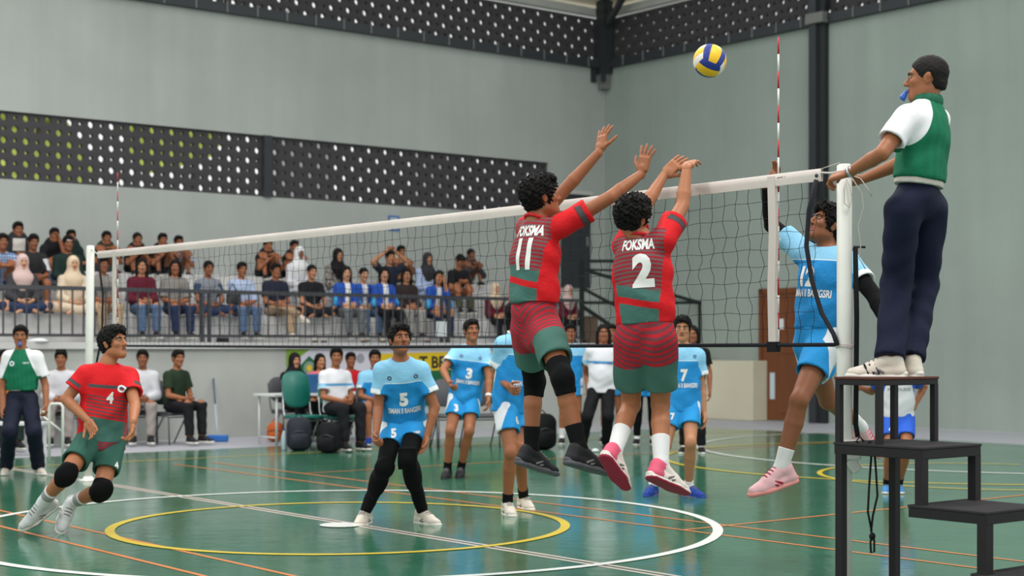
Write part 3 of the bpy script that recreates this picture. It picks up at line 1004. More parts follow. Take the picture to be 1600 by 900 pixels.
backpack(wp(467, 21.55), 10, 'dark grey backpack on the floor under the empty green chair', (48, 50, 60))
backpack(wp(514, 21.05), -15, 'black backpack on the floor at the seated coach\'s feet', (24, 24, 28), .42, .3)
backpack(wp(847, 21.8), 20, 'black sports bag on the floor near the wall behind player eleven', (20, 22, 24), .5, .36, .24)
backpack(wp(430, 23.6), 0, 'orange and dark bag hanging by the left table leg', (206, 104, 52), .3, .24, .14)

# white tube frame in front of the cap man
tf = thing('tube_frame', 'small white tube frame beside the line judge', 'frame', wp(88, 19.6))
FP = lambda px, py, d=0: W(px, py, 19.6 + d)
MB().tube([FP(77, 720), FP(77, 636), FP(80, 631), FP(95, 631), FP(98, 636), FP(98, 722)], .018, 8).build('hoop', M_WHITEP, tf)
MB().tube([FP(77, 648), FP(62, 640, .5)], .012, 8).build('brace', M_WHITEP, tf)
MB().tube([FP(64, 648, .0), FP(98, 675, 0)], .012, 8).build('brace', M_WHITEP, tf)
MB().tube([FP(62, 715, .5), FP(62, 640, .5)], .018, 8).build('rear_leg', M_WHITEP, tf)
bn = thing('white_bench', 'low white bench behind the line judge', 'bench', wp(22, 20.6))
MB().box(wp(22, 20.6, .42), (.42, .16, .02)).build('bench_top', M_TABLE, bn, bevel=.005)
for s in (-1, 1):
    for k in (-1, 1):
        MB().box(wp(22, 20.6, .2) + np.array((s * .37, k * .12, 0)), (.02, .02, .2)).build('leg', M_TABLE, bn)
# broom leaning on the wall
br = thing('broom', 'blue push broom leaning against the concrete wall', 'broom', wp(338, 23.6))
_pw = C(WALLA + .03, b_at(332, WALLA), 0)
_tp = _pw.copy(); _tp[2] = z_at(592, _tp)
_bt = wp(340, 23.55, .08)
MB().tube([_tp, _tp * .55 + _bt * .45], .014, 8).build('broom_handle', mat('blue_grey_handle', (72, 92, 112), .5), br)
MB().tube([_tp * .55 + _bt * .45, _bt], .013, 8).build('broom_shaft', mat('pale_broom_shaft', (176, 192, 206), .5), br)
MB().box(_bt - UP * .03, (.16, .05, .05)).build('broom_head', mat('blue_broom', (48, 110, 190), .7, bump=.5), br, bevel=.02)
_ts = wp(930, 21.2)
tis = MB().lathe(_ts, [(.02, 0), (.05, .01), (.055, .03), (.03, .045), (.01, .05)], 9).build('crumpled_paper', mat('tissue', (226, 232, 232), .8), loc=_ts)
tag(tis, 'crumpled white paper lying on the floor beside the coach', 'paper')

# ================================================================== BANNER
BA = WALLA + .012
b0, b1 = b_at(447, BA), b_at(800, BA)
ztop = SLAB - .11; zbot = z_at(636, C(BA, b_at(600, BA)))
ban = thing('banner', 'white and green printed vinyl banner hung on the stand wall', 'banner', C(BA, b0, zbot))
M_BW = mat('banner_white', (206, 204, 216), .55); M_BG = mat('banner_green', (20, 96, 62), .55); M_BLG = mat('banner_light_green', (120, 158, 48), .55)
M_BY = mat('banner_yellow', (222, 188, 36), .55); M_BK = mat('banner_black', (30, 30, 30), .55); M_BB = mat('banner_blue', (46, 112, 176), .55)
M_BWT = mat('banner_lettering_white', (226, 226, 226), .55); M_BGR = mat('banner_grey', (150, 150, 160), .55)
MB().cbox(BA - .004, BA, b0, b1, zbot, ztop).build('vinyl_sheet', M_BW, ban)
def bq(pts, m, k=1, name='printed_shape'):
    vs = []
    for px, py in pts:
        p = C(BA + .0015 * k, b_at(px, BA)); p[2] = min(max(z_at(py, p), zbot), ztop); vs.append(p)
    return MB().add(vs, [tuple(range(len(vs)))]).build(name, m, ban)
bq([(447, 545), (484, 545), (447, 575)], M_BLG)
bq([(447, 620), (520, 585), (600, 580), (800, 572), (800, 650), (447, 650)], M_BG)
bq([(580, 586), (586, 553), (800, 547), (800, 572), (690, 578)], M_BY, 2)
bq([(468, 572), (483, 556), (498, 571), (494, 590), (483, 596), (472, 590)], M_BG, 3, 'emblem')
def bcirc(px, py, r, m, k):
    c = C(BA + .0015 * k, b_at(px, BA)); c[2] = z_at(py, c)
    MB().add([c + D2 * r * math.cos(t) + UP * r * math.sin(t) for t in np.linspace(0, 2 * math.pi, 25)[:-1]], [tuple(range(24))]).build('emblem', m, ban)
bcirc(483, 575, .11, mat('emblem_grey_green', (120, 150, 128), .6), 4)
bcirc(483, 575, .05, M_BY, 5)
bcirc(547, 560, .085, M_BB, 3); bcirc(547, 560, .03, M_BWT, 4)
bcirc(563, 560, .08, M_BGR, 3)
bcirc(531, 560, .06, mat('emblem_olive', (122, 134, 108), .6), 3)
bcirc(690, 604, .1, M_BY, 3); bcirc(690, 604, .07, M_BG, 4)
def btext(s, px, py, w, m, k):
    c = C(BA + .0015 * k, b_at(px, BA)); c[2] = z_at(py, c)
    flat_text('banner_lettering', s, c, D2, UP, w, m, ban, 0, .03)
btext('MUNI', 566, 605, .62, M_BWT, 3)
btext('S', 588, 566, .14, M_BK, 4)
btext('T BE', 675, 566, .55, M_BK, 4)

# things lying on the walkway of the stand
def slipper(px, a, col, label, w=.045):
    c = C(a, b_at(px, a), SLAB)
    t = thing('loose_shoe', label, 'shoe', c, group='shoes left on the stand walkway')
    m = mat('loose_%d_%d_%d' % col, col, .7)
    rounded_slab(MB(), c + UP * .014, (D2 * .8 + D1 * .6, nrm(D1 * .8 - D2 * .6), UP), .085, .25, .028, .04).build('sole', mat('loose_sole', (60, 58, 58), .8), t)
    rounded_slab(MB(), c + UP * .05, (D2 * .8 + D1 * .6, nrm(D1 * .8 - D2 * .6), UP), .08, .2, .05, .035).build('upper', m, t)
for px, col, lab in ((343, (40, 42, 50), 'dark shoe on the walkway under the bald man'), (353, (44, 44, 52), 'dark shoe beside the paired shoe under the bald man'),
                     (492, (214, 206, 196), 'white shoe on the walkway under the woman in black cap'), (506, (212, 206, 198), 'white shoe right of its pair under the woman in black cap'),
                     (568, (206, 180, 166), 'beige sandal on the walkway between the blue jackets'), (598, (208, 196, 180), 'cream shoe on the walkway left of player five'),
                     (668, (190, 160, 160), 'pinkish shoe on the walkway right of player five'), (700, (60, 60, 70), 'dark shoe on the walkway under the paper notice')):
    slipper(px, WALLA - .22, col, lab)
_c = C(WALLA - .05, b_at(55, WALLA), SLAB)
cl = MB().lathe(_c, [(.16, 0), (.17, .02), (.12, .05), (.05, .07), (.01, .075)], 11).build('white_cloth', mat('white_cloth', (222, 224, 226), .8, bump=.6, bscale=20), loc=_c)
cl.scale = (1.3, .8, 1.0)
tag(cl, 'crumpled white cloth lying on the edge of the stand', 'cloth')
# ================================================================== IMPLICIT SURFACES
class Field:
    """smooth union of tapered limbs and ellipsoids, turned into one continuous mesh"""
    def __init__(s): s.ops = []
    def cone(s, a, b, ra, rb, k=.02, flat=None, fk=1.0, cap=(False, False), mode='u'):
        a, b = np.asarray(a, float), np.asarray(b, float)
        R = max(ra, rb) + .004
        lo, hi = np.minimum(a, b) - R, np.maximum(a, b) + R
        d = b - a; L2 = max(d @ d, 1e-9); L = math.sqrt(L2)
        fl = None if flat is None else nrm(flat)
        def fn(X, Y, Z):
            x, y, z = X - a[0], Y - a[1], Z - a[2]
            t = (x * d[0] + y * d[1] + z * d[2]) / L2
            tc = np.clip(t, 0, 1)
            qx, qy, qz = x - tc * d[0], y - tc * d[1], z - tc * d[2]
            q2 = qx * qx + qy * qy + qz * qz
            if fl is not None:
                w = qx * fl[0] + qy * fl[1] + qz * fl[2]
                q2 = q2 + (fk * fk - 1) * w * w
            r = np.sqrt(q2) - (ra + (rb - ra) * tc)
            if cap[0]: r = np.maximum(r, -t * L)
            if cap[1]: r = np.maximum(r, (t - 1) * L)
            return r
        s.ops.append((fn, lo, hi, k, mode)); return s
    def ell(s, c, R, rad, k=.02, mode='u'):
        c = np.asarray(c, float); R = np.asarray(R, float)
        ext = np.sqrt(((R * np.asarray(rad)[:, None]) ** 2).sum(0)) + .004
        def fn(X, Y, Z):
            x, y, z = X - c[0], Y - c[1], Z - c[2]
            u = [(x * R[i, 0] + y * R[i, 1] + z * R[i, 2]) / rad[i] for i in range(3)]
            k0 = np.sqrt(u[0] ** 2 + u[1] ** 2 + u[2] ** 2) + 1e-6
            k1 = np.sqrt((u[0] / rad[0]) ** 2 + (u[1] / rad[1]) ** 2 + (u[2] / rad[2]) ** 2) + 1e-6
            return k0 * (k0 - 1.0) / k1
        s.ops.append((fn, c - ext, c + ext, k, mode)); return s
    def box(s, c, R, half, rnd=.01, k=.01, mode='u'):
        c = np.asarray(c, float); R = np.asarray(R, float); half = np.asarray(half, float)
        ext = (np.abs(R) * half[:, None]).sum(0) + .004
        def fn(X, Y, Z):
            x, y, z = X - c[0], Y - c[1], Z - c[2]
            q = [np.abs(x * R[i, 0] + y * R[i, 1] + z * R[i, 2]) - (half[i] - rnd) for i in range(3)]
            o = np.sqrt(np.maximum(q[0], 0) ** 2 + np.maximum(q[1], 0) ** 2 + np.maximum(q[2], 0) ** 2)
            return o + np.minimum(np.maximum(np.maximum(q[0], q[1]), q[2]), 0) - rnd
        s.ops.append((fn, c - ext, c + ext, k, mode)); return s
    def plane(s, p, n, k=.0):
        """keep the side the normal points away from"""
        p, n = np.asarray(p, float), nrm(n)
        s.ops.append((lambda X, Y, Z: (X - p[0]) * n[0] + (Y - p[1]) * n[1] + (Z - p[2]) * n[2], None, None, k, 'i')); return s
    def noise(s, fn):
        s.ops.append((fn, None, None, 0, 'n')); return s
    def mesh(s, h):
        us = [o for o in s.ops if o[4] == 'u']
        lo = np.min([o[1] for o in us], 0) - 2.5 * h
        hi = np.max([o[2] for o in us], 0) + 2.5 * h
        n = np.ceil((hi - lo) / h).astype(int) + 1
        g = np.full(n, .06, np.float32)
        ax = [(lo[i] + np.arange(n[i]) * h).astype(np.float32) for i in range(3)]
        for fn, l, u, k, mode in s.ops:
            mg = max(k, .0) + 2 * h
            if l is None:
                i0, i1 = np.zeros(3, int), n
            else:
                i0 = np.clip(((l - mg - lo) / h).astype(int), 0, n)
                i1 = np.clip(np.ceil((u + mg - lo) / h).astype(int) + 1, 0, n)
            if np.any(i1 <= i0): continue
            sl = tuple(slice(i0[i], i1[i]) for i in range(3))
            X = ax[0][sl[0]][:, None, None]; Y = ax[1][sl[1]][None, :, None]; Z = ax[2][sl[2]][None, None, :]
            d = fn(X, Y, Z); q = g[sl]
            if mode == 'n':
                g[sl] = q + d; continue
            if mode == 'u':
                if k > 0:
                    m = np.maximum(k - np.abs(q - d), 0) / k
                    g[sl] = np.minimum(q, d) - m * m * (k * .25)
                else: g[sl] = np.minimum(q, d)
            else:
                if mode == 's': d = -d
                if k > 0:
                    m = np.maximum(k - np.abs(q - d), 0) / k
                    g[sl] = np.maximum(q, d) + m * m * (k * .25)
                else: g[sl] = np.maximum(q, d)
        return surf(g, lo, h)

_CORN = [(0, 0, 0), (1, 0, 0), (0, 1, 0), (1, 1, 0), (0, 0, 1), (1, 0, 1), (0, 1, 1), (1, 1, 1)]
_EDG = [(0, 1), (2, 3), (4, 5), (6, 7), (0, 2), (1, 3), (4, 6), (5, 7), (0, 4), (1, 5), (2, 6), (3, 7)]
def surf(g, lo, h):
    ins = g < 0
    n = np.array(g.shape) - 1
    cnt = np.zeros(n, np.int8)
    for c in _CORN:
        cnt += ins[c[0]:c[0] + n[0], c[1]:c[1] + n[1], c[2]:c[2] + n[2]]
    ci = np.nonzero((cnt > 0) & (cnt < 8))
    M = len(ci[0])
    if M == 0:
        return np.zeros((0, 3)), np.zeros((0, 4), int)
    idx = np.full(n, -1, np.int32); idx[ci] = np.arange(M)
    val = [g[ci[0] + c[0], ci[1] + c[1], ci[2] + c[2]] for c in _CORN]
    pos = np.zeros((M, 3)); k = np.zeros(M)
    for a, b in _EDG:
        va, vb = val[a], val[b]
        m = (va < 0) != (vb < 0)
        t = np.where(m, va / np.where(m, va - vb, 1), 0)
        ca, cb = np.array(_CORN[a], float), np.array(_CORN[b], float)
        pos += m[:, None] * (ca + t[:, None] * (cb - ca)); k += m
    pos /= k[:, None]
    v = lo + (np.stack(ci, 1) + pos) * h
    F = []
    for axi in range(3):
        sl0 = [slice(1, -1)] * 3; sl1 = [slice(1, -1)] * 3
        sl0[axi] = slice(0, -1); sl1[axi] = slice(1, None)
        A, B = ins[tuple(sl0)], ins[tuple(sl1)]
        e = np.nonzero(A != B)
        if not len(e[0]): continue
        p = [e[0].copy(), e[1].copy(), e[2].copy()]
        for q in range(3):
            if q != axi: p[q] += 1
        u_, w_ = [(1, 2), (2, 0), (0, 1)][axi]
        def cell(du, dw):
            r = [p[0].copy(), p[1].copy(), p[2].copy()]
            r[u_] += du; r[w_] += dw
            return idx[r[0], r[1], r[2]]
        q = np.stack((cell(-1, -1), cell(0, -1), cell(0, 0), cell(-1, 0)), 1)
        fl = ~A[e]
        q[fl] = q[fl][:, ::-1]
        F.append(q)
    F = np.concatenate(F)
    F = F[(F >= 0).all(1)]
    return v, F

def smooth_mesh(v, f, it=1, lam=.5):
    for _ in range(it):
        s = np.zeros_like(v); c = np.zeros(len(v))
        for i in range(4):
            a, b = f[:, i], f[:, (i + 1) % 4]
            np.add.at(s, a, v[b]); np.add.at(c, a, 1)
            np.add.at(s, b, v[a]); np.add.at(c, b, 1)
        v = v + lam * (s / np.maximum(c, 1)[:, None] - v)
    return v

def vert_normals(v, f):
    n = np.cross(v[f[:, 2]] - v[f[:, 0]], v[f[:, 3]] - v[f[:, 1]])
    o = np.zeros_like(v)
    for i in range(4): np.add.at(o, f[:, i], n)
    return o / np.maximum(np.linalg.norm(o, axis=1), 1e-12)[:, None]

def quad_mesh(name, v, f, mats, midx=None, attrs=None):
    me = bpy.data.meshes.new(name)
    nv, nf = len(v), len(f)
    me.vertices.add(nv)
    me.vertices.foreach_set('co', np.asarray(v, np.float32).ravel())
    me.loops.add(nf * 4)
    me.loops.foreach_set('vertex_index', np.asarray(f, np.int32).ravel())
    me.polygons.add(nf)
    me.polygons.foreach_set('loop_start', np.arange(nf, dtype=np.int32) * 4)
    for m in mats: me.materials.append(m)
    if midx is not None:
        me.polygons.foreach_set('material_index', np.asarray(midx, np.int32))
    if attrs:
        for nm, arr in attrs.items():
            at = me.attributes.new(nm, 'FLOAT_VECTOR', 'POINT')
            at.data.foreach_set('vector', np.asarray(arr, np.float32).ravel())
    me.update(calc_edges=True)
    me.validate()
    me.shade_smooth()
    return me

# ================================================================== PEOPLE
M_EYEW = mat('eye_white', (176, 164, 156), .4)
M_EYED = mat('eye_dark', (26, 18, 16), .25)
M_HAIR = mat('black_hair', (17, 14, 14), .7, .2, bump=1.0, bscale=110, var=.3, vscale=60)
M_HAIRB = mat('cropped_dark_hair', (22, 18, 17), .7, .25, bump=.4, bscale=160)
def skin(i):
    c = ((172, 112, 78), (156, 98, 66), (142, 88, 60), (184, 128, 94), (198, 148, 116), (126, 78, 54))[i]
    return mat('skin_tone_%d' % i, c, .5, .35, var=.07, vscale=9, sss=.06)
M_LACE = mat('shoe_lace_grey', (120, 116, 114), .8)
M_LIP = mat('lips', (136, 72, 62), .45)

def yawv(deg):
    t = math.radians(deg)
    return np.array((math.sin(t), -math.cos(t), 0.0))
def rightv(f):
    return nrm(np.array((f[1], -f[0], 0.0)))

def hand_ops(F, w, d, pn, S, side, curl=.3, spread=.25, k=.006, thumb=.6, grip=None):
    """w wrist, d hand direction, pn palm normal, side +1 when the thumb is on cross(d, pn)"""
    d = nrm(d); pn = nrm(pn - d * (pn @ d)); t = np.cross(d, pn) * side
    F.cone(w - d * .02 * S, w + d * .025 * S, .0255 * S, .027 * S, .006, pn, 1.25)
    F.box(w + d * .05 * S, (d, t, pn), (.047 * S, .040 * S, .0145 * S), .013 * S, .012)
    F.ell(w + d * .03 * S + t * .026 * S + pn * .008 * S, (d, t, pn), (.032 * S, .018 * S, .016 * S), .01)
    base = ((.030, .066), (.010, .074), (-.011, .068), (-.031, .054))
    cv = curl if isinstance(curl, (list, tuple)) else [curl] * 4
    for i, (o, L) in enumerate(base):
        an = spread * (o / .03) * .55
        dd = nrm(d * math.cos(an) + t * math.sin(an))
        p = w + d * .088 * S + t * o * S
        a = 0.0; r = (.0098 if i < 3 else .0086) * S
        F.cone(w + d * .05 * S + t * o * .8 * S, p, .011 * S, r * 1.05, k)
        for j, q in enumerate((.45, .31, .26)):
            a += cv[i] * (1.0, 1.15, .75)[j]
            e = nrm(dd * math.cos(a) + pn * math.sin(a))
            p2 = p + e * L * q * S * 1.12
            F.cone(p, p2, r, r * .9, k * .7)
            p = p2; r *= .9
    # thumb leaves the side of the palm near its base
    p = w + d * .022 * S + t * .032 * S + pn * .004 * S
    e = nrm(d * .75 + t * thumb + pn * .28)
    p2 = p + e * .042 * S
    F.cone(p, p2, .0135 * S, .0115 * S, k)
    e2 = nrm(e + d * .35 + pn * (.15 + .5 * (cv[0])) - t * .15)
    p3 = p2 + e2 * .032 * S
    F.cone(p2, p3, .0112 * S, .010 * S, k * .6)
    e3 = nrm(e2 + d * .15 + pn * .35 * cv[0] - t * .25 * cv[0])
    F.cone(p3, p3 + e3 * .024 * S, .010 * S, .008 * S, k * .6)

def head_ops(F, c, R, Fw, U, S, neck, bu):
    M = (R, Fw, U)
    P = lambda x, y, z: c + (R * x + Fw * y + U * z) * S
    F.ell(P(0, -.012, .030), M, (.073 * S, .094 * S, .086 * S), .02)
    F.ell(P(0, .026, -.040), M, (.058 * S, .062 * S, .075 * S), .04)
    F.cone(P(-.045, -.005, -.065), P(0, .062, -.098), .020 * S, .020 * S, .035)
    F.cone(P(.045, -.005, -.065), P(0, .062, -.098), .020 * S, .020 * S, .035)
    F.ell(P(0, .066, -.098), M, (.020 * S, .018 * S, .018 * S), .02)
    for s in (-1, 1):
        F.ell(P(s * .040, .062, -.022), M, (.020 * S, .020 * S, .018 * S), .02)
        F.ell(P(s * .076, -.008, -.008), M, (.009 * S, .020 * S, .032 * S), .008)
        F.ell(P(s * .084, -.014, .006), M, (.007 * S, .014 * S, .018 * S), .006)
    F.cone(P(-.034, .078, .024), P(.034, .078, .024), .013 * S, .013 * S, .02)
    for s in (-1, 1):
        F.ell(P(s * .031, .094, .004), M, (.017 * S, .014 * S, .011 * S), .012, 's')
    F.cone(P(0, .088, .010), P(0, .109, -.030), .008 * S, .0125 * S, .012)
    for s in (-1, 1):
        F.ell(P(s * .012, .096, -.034), M, (.009 * S, .010 * S, .008 * S), .008)
    F.ell(P(0, .087, -.059), M, (.024 * S, .011 * S, .0065 * S), .008)
    F.ell(P(0, .085, -.071), M, (.020 * S, .011 * S, .0070 * S), .008)
    F.cone(P(-.022, .0935, -.0652), P(.022, .0935, -.0652), .0022 * S, .0022 * S, .005, mode='s')
    F.cone(P(0, -.022, -.055), neck, .051 * S, .058 * S, .03)
    F.cone(neck, neck - bu * .05 * S, .056 * S, .060 * S, .03)

class Person:
    """J: joints (world). Builds one continuous body plus clothing as children"""
    def __init__(s, J, S, label, group=None, name='person', hb=.010, hh=.005, hd=.0045, tone=0, detail=True):
        s.J, s.S, s.hb, s.hh, s.hd, s.det = J, S, hb, hh, hd, detail
        P, N = J['P'], J['N']
        s.u = nrm(N - P)
        s.fw = nrm(J['f'] - s.u * (J['f'] @ s.u))
        s.r = nrm(np.cross(s.fw, s.u))
        s.H, s.HF = J['H'], nrm(J['hf'])
        hu = J.get('hu', s.u * .4 + UP * .6)
        s.HU = nrm(hu - s.HF * (hu @ s.HF))
        s.HR = np.cross(s.HF, s.HU)
        base = J.get('base')
        if base is None:
            base = np.array((P[0], P[1], min(J['AL'][2], J['AR'][2]) - .09 * S))
        s.base = np.asarray(base, float)
        s.t = thing(name, label, 'person', s.base, group=group)
        s.skin = skin(tone)
        s.R3 = np.array((s.r, s.fw, s.u))
    # ---- helpers
    def bc(s, v):
        q = (v - s.J['P']) / s.S
        return np.stack((q @ s.r, q @ s.fw, q @ s.u), 1)
    def limb(s, side):
        J = s.J
        return J['S' + side], J['E' + side], J['W' + side], J['H' + side], J['K' + side], J['A' + side]
    def put(s, name, v, f, m, parent=None, midx=None, attrs=None):
        base = s.base
        mats = m if isinstance(m, (list, tuple)) else [m]
        o = obj(name, quad_mesh(name, v - base, f, mats, midx, attrs), parent or s.t)
        return o
    # ---- body
    def body(s, hands=None, torso=True):
        J, S = s.J, s.S
        u, r, fw, P, N = s.u, s.r, s.fw, J['P'], J['N']
        F = Field()
        F.ell(P + u * .36 * S, s.R3, (.150 * S, .100 * S, .19 * S), .04)
        F.ell(P + u * .16 * S, s.R3, (.132 * S, .092 * S, .17 * S), .05)
        F.ell(P + u * .00 * S, s.R3, (.150 * S, .100 * S, .11 * S), .05)
        mid = N - u * .05 * S
        for sd in 'LR':
            sh, el, wr, hp, kn, an = s.limb(sd)
            F.cone(mid, sh, .056 * S, .050 * S, .04)
            F.cone(sh, el, .049 * S, .040 * S, .03)
            m1 = el + (wr - el) * .3
            F.cone(el, m1, .039 * S, .0405 * S, .008)
            F.cone(m1, wr, .0405 * S, .0265 * S, .006)
            F.cone(hp, kn, .086 * S, .055 * S, .04)
            m2 = kn + (an - kn) * .32
            back = -nrm(s.legfwd(sd))
            F.cone(kn, m2 + back * .012 * S, .051 * S, .056 * S, .014)
            F.cone(m2 + back * .012 * S, an, .0555 * S, .035 * S, .008)
            F.ell(kn - back * .018 * S, (nrm(kn - hp), np.cross(nrm(kn - hp), back), back), (.045 * S, .036 * S, .03 * S), .03)
            F.cone(an, an + J['T' + sd] * .10 * S - s.soleup(sd) * .055 * S, .035 * S, .020 * S, .015)
        F.cone(mid, N + u * .03 * S, .062 * S, .056 * S, .03)
        v, f = F.mesh(s.hb)
        V, FF, MI = [v], [f], [np.zeros(len(f), int)]
        n0 = len(v)
        # head on a finer grid
        Hf = Field()
        head_ops(Hf, s.H, s.HR, s.HF, s.HU, S, N + u * .01 * S, u)
        v2, f2 = Hf.mesh(s.hh)
        q = (v2 - s.H) / S
        x, y, z = q @ s.HR, q @ s.HF, q @ s.HU
        fc = f2[:, 0]
        lip = (np.abs(x) < .023) & (y > .075) & (z < -.052) & (z > -.077)
        mi2 = np.where(lip[fc], 1, 0)
        V.append(v2); FF.append(f2 + n0); MI.append(mi2); n0 += len(v2)
        # eyes and brows
        for sg in (-1, 1):
            c = s.H + (s.HR * sg * .031 + s.HF * .082 + s.HU * .004) * S
            for rad, off, mi in (((.0135, .008, .0055), .0, 2), ((.0062, .003, .0056), .0065, 3)):
                E = Field().ell(c + s.HF * off * S, (s.HR, s.HF, s.HU), tuple(x * S for x in rad), 0)
                v3, f3 = E.mesh(.0028 * S if s.det else .005)
                V.append(v3); FF.append(f3 + n0); MI.append(np.full(len(f3), mi)); n0 += len(v3)
            b0 = s.H + (s.HR * sg * .013 + s.HF * .094 + s.HU * .021) * S
            b1 = s.H + (s.HR * sg * .034 + s.HF * .0905 + s.HU * .027) * S
            b2 = s.H + (s.HR * sg * .053 + s.HF * .074 + s.HU * .019) * S
            E = Field().cone(b0, b1, .0055 * S, .0055 * S, .002).cone(b1, b2, .0055 * S, .004 * S, .002)
            v3, f3 = E.mesh(.0035 * S if s.det else .006)
            V.append(v3); FF.append(f3 + n0); MI.append(np.full(len(f3), 3)); n0 += len(v3)
        for sd in 'LR':
            if hands and sd in hands and hands[sd] is None: continue
            hs = (hands or {}).get(sd, {})
            sh, el, wr, *_ = s.limb(sd)
            d = nrm(wr - el)
            hd = nrm(hs.get('d', d)); pn = hs.get('n')
            if pn is None: pn = nrm(s.r * (1 if sd == 'L' else -1) + s.fw * .2)
            Hh = Field()
            Hh.cone(wr - d * .05 * S, wr, .0285 * S, .0262 * S, .01)
            # the thumb lies on cross(direction, palm normal) of a right hand
            side = 1 if sd == 'R' else -1
            hand_ops(Hh, wr + hd * .012 * S, hd, np.asarray(pn, float), S, side, hs.get('curl', .35), hs.get('spread', .2), thumb=hs.get('thumb', .6))
            v4, f4 = Hh.mesh(s.hd)
            V.append(v4); FF.append(f4 + n0); MI.append(np.zeros(len(f4), int)); n0 += len(v4)
        o = s.put('body', np.concatenate(V), np.concatenate(FF), [s.skin, M_LIP, M_EYEW, M_EYED], None, np.concatenate(MI))
        s.body_o = o
        return o
    def legfwd(s, sd):
        J = s.J
        hp, kn, an = J['H' + sd], J['K' + sd], J['A' + sd]
        d = nrm(an - hp)
        k = (kn - hp) - d * ((kn - hp) @ d)
        if np.linalg.norm(k) < .03:
            return nrm(s.fw - d * (s.fw @ d))
        return nrm(nrm(k) + .25 * s.fw)
    def soleup(s, sd):
        J = s.J
        t = J['T' + sd]
        sh = nrm(J['K' + sd] - J['A' + sd])
        w = J.get('SU' + sd, sh * .55 + UP * .45)
        return nrm(w - t * (w @ t))
    # ---- clothing
    def shirt(s, m, sleeve=.62, name='jersey', hem=-.10, loose=.016, belly=0.0, cuff=.0, open_neck=True, fold=1.0, width=1.0, res=None):
        J, S = s.J, s.S
        u, P, N = s.u, J['P'], J['N']
        F = Field()
        lo = loose
        F.cone(P + u * (hem - .03) * S, P + u * .30 * S, (.148 + max(0, -hem) * .16 + lo) * S * width, (.148 + lo) * S * width, .04, s.fw, 1.38)
        F.ell(P + u * .36 * S, s.R3, ((.152 + lo) * S, (.104 + lo) * S, .19 * S), .05)
        F.ell(P + u * .16 * S, s.R3, ((.140 + lo) * S, (.100 + lo) * S, .17 * S), .05)
        if belly:
            F.ell(P + (u * .14 + s.fw * .05) * S, s.R3, (.13 * S, (.09 + belly) * S, .15 * S), .06)
        mid = N - u * .055 * S
        ends = {}
        for sd in 'LR':
            sh, el, wr, *_ = s.limb(sd)
            F.cone(mid, sh, .060 * S, (.050 + lo * .7) * S, .05)
            F.cone(N - u * .012 * S, mid + (sh - mid) * .6, .052 * S, .040 * S, .04)
            d = nrm(el - sh); L = np.linalg.norm(el - sh)
            if sleeve <= 1.0:
                e = sh + d * L * sleeve
                F.cone(sh, e, (.052 + lo * .8) * S, (.053 + lo * 1.2) * S, .045, cap=(False, True))
                ends[sd] = (sh, e, d)
            else:
                F.cone(sh, el, (.052 + lo * .8) * S, (.044 + lo * .9) * S, .045)
                d2 = nrm(wr - el); L2 = np.linalg.norm(wr - el)
                e = el + d2 * L2 * (sleeve - 1.0)
                F.cone(el, e, (.046 + lo * .9) * S, (.036 + lo * .8) * S, .03, cap=(False, True))
                ends[sd] = (el, e, d2)
        F.plane(P + u * hem * S, -u)
        for sd, (a, e, d) in ends.items():
            if sleeve <= 1.0:
                F.cone(e - d * .035 * S, e + d * .01 * S, .042 * S, (.045 + lo * 1.1) * S, 0, mode='s')
        # neck opening
        if open_neck:
            F.cone(N + u * .015 * S, N + u * .14 * S + s.fw * .02, .062 * S, .078 * S, .012, mode='s')
        h = res or s.hb
        v, f = F.mesh(h)
        if fold:
            n = vert_normals(v, f); b = s.bc(v)
            ph = RNG.uniform(0, 6, 8)
            w = (np.sin(b[:, 2] * 26 + b[:, 0] * 14 + 2 * np.sin(b[:, 1] * 9 + ph[0]) + ph[1]) * .5
                 + np.sin(b[:, 0] * 33 - b[:, 2] * 17 + 1.5 * np.sin(b[:, 2] * 11 + ph[2]) + ph[3]) * .35
                 + np.sin(b[:, 2] * 52 + b[:, 1] * 40 + ph[4] + 2 * np.sin(b[:, 0] * 15)) * .25)
            amt = .0058 * fold * S * np.clip(1.15 - (b[:, 2] - .05) * 1.6, .35, 1.3)
            v = v + n * (w * amt)[:, None]
        # sleeve coordinate: metres along the upper arm, 0 on the torso
        sl = np.zeros((len(v), 3))
        for i, sd in enumerate('LR'):
            sh, el, wr, *_ = s.limb(sd)
            d = nrm(el - sh); t = (v - sh) @ d
            q = v - sh - t[:, None] * d
            tc = P + u * np.clip((sh - P) @ u, 0, 1) - sh
            ti = nrm(tc - d * (tc @ d))
            inside = (np.linalg.norm(q, axis=1) < (.066 + lo * 1.3) * S) & (t > .02 * S) & ((q @ ti) < (.034 - .35 * np.clip(t / S - .03, 0, .12)) * S)
            sl[inside, 0] = np.maximum(sl[inside, 0], t[inside] / S)
            L = np.linalg.norm(el - sh)
            if sleeve <= 1.0:
                sl[inside, 1] = np.maximum(sl[inside, 1], (t[inside] / (L * sleeve)))
            else:
                sl[inside, 1] = np.maximum(sl[inside, 1], np.clip(t[inside] / L, 0, 1) * .5)
        sl[:, 2] = s.bc(v)[:, 2] - hem
        o = s.put(name, v, f, m, None, None, {'bc': s.bc(v), 'slv': sl})
        s.shirt_o, s.shirt_v, s.shirt_f = o, v, f
        s.bvh = None
        return o
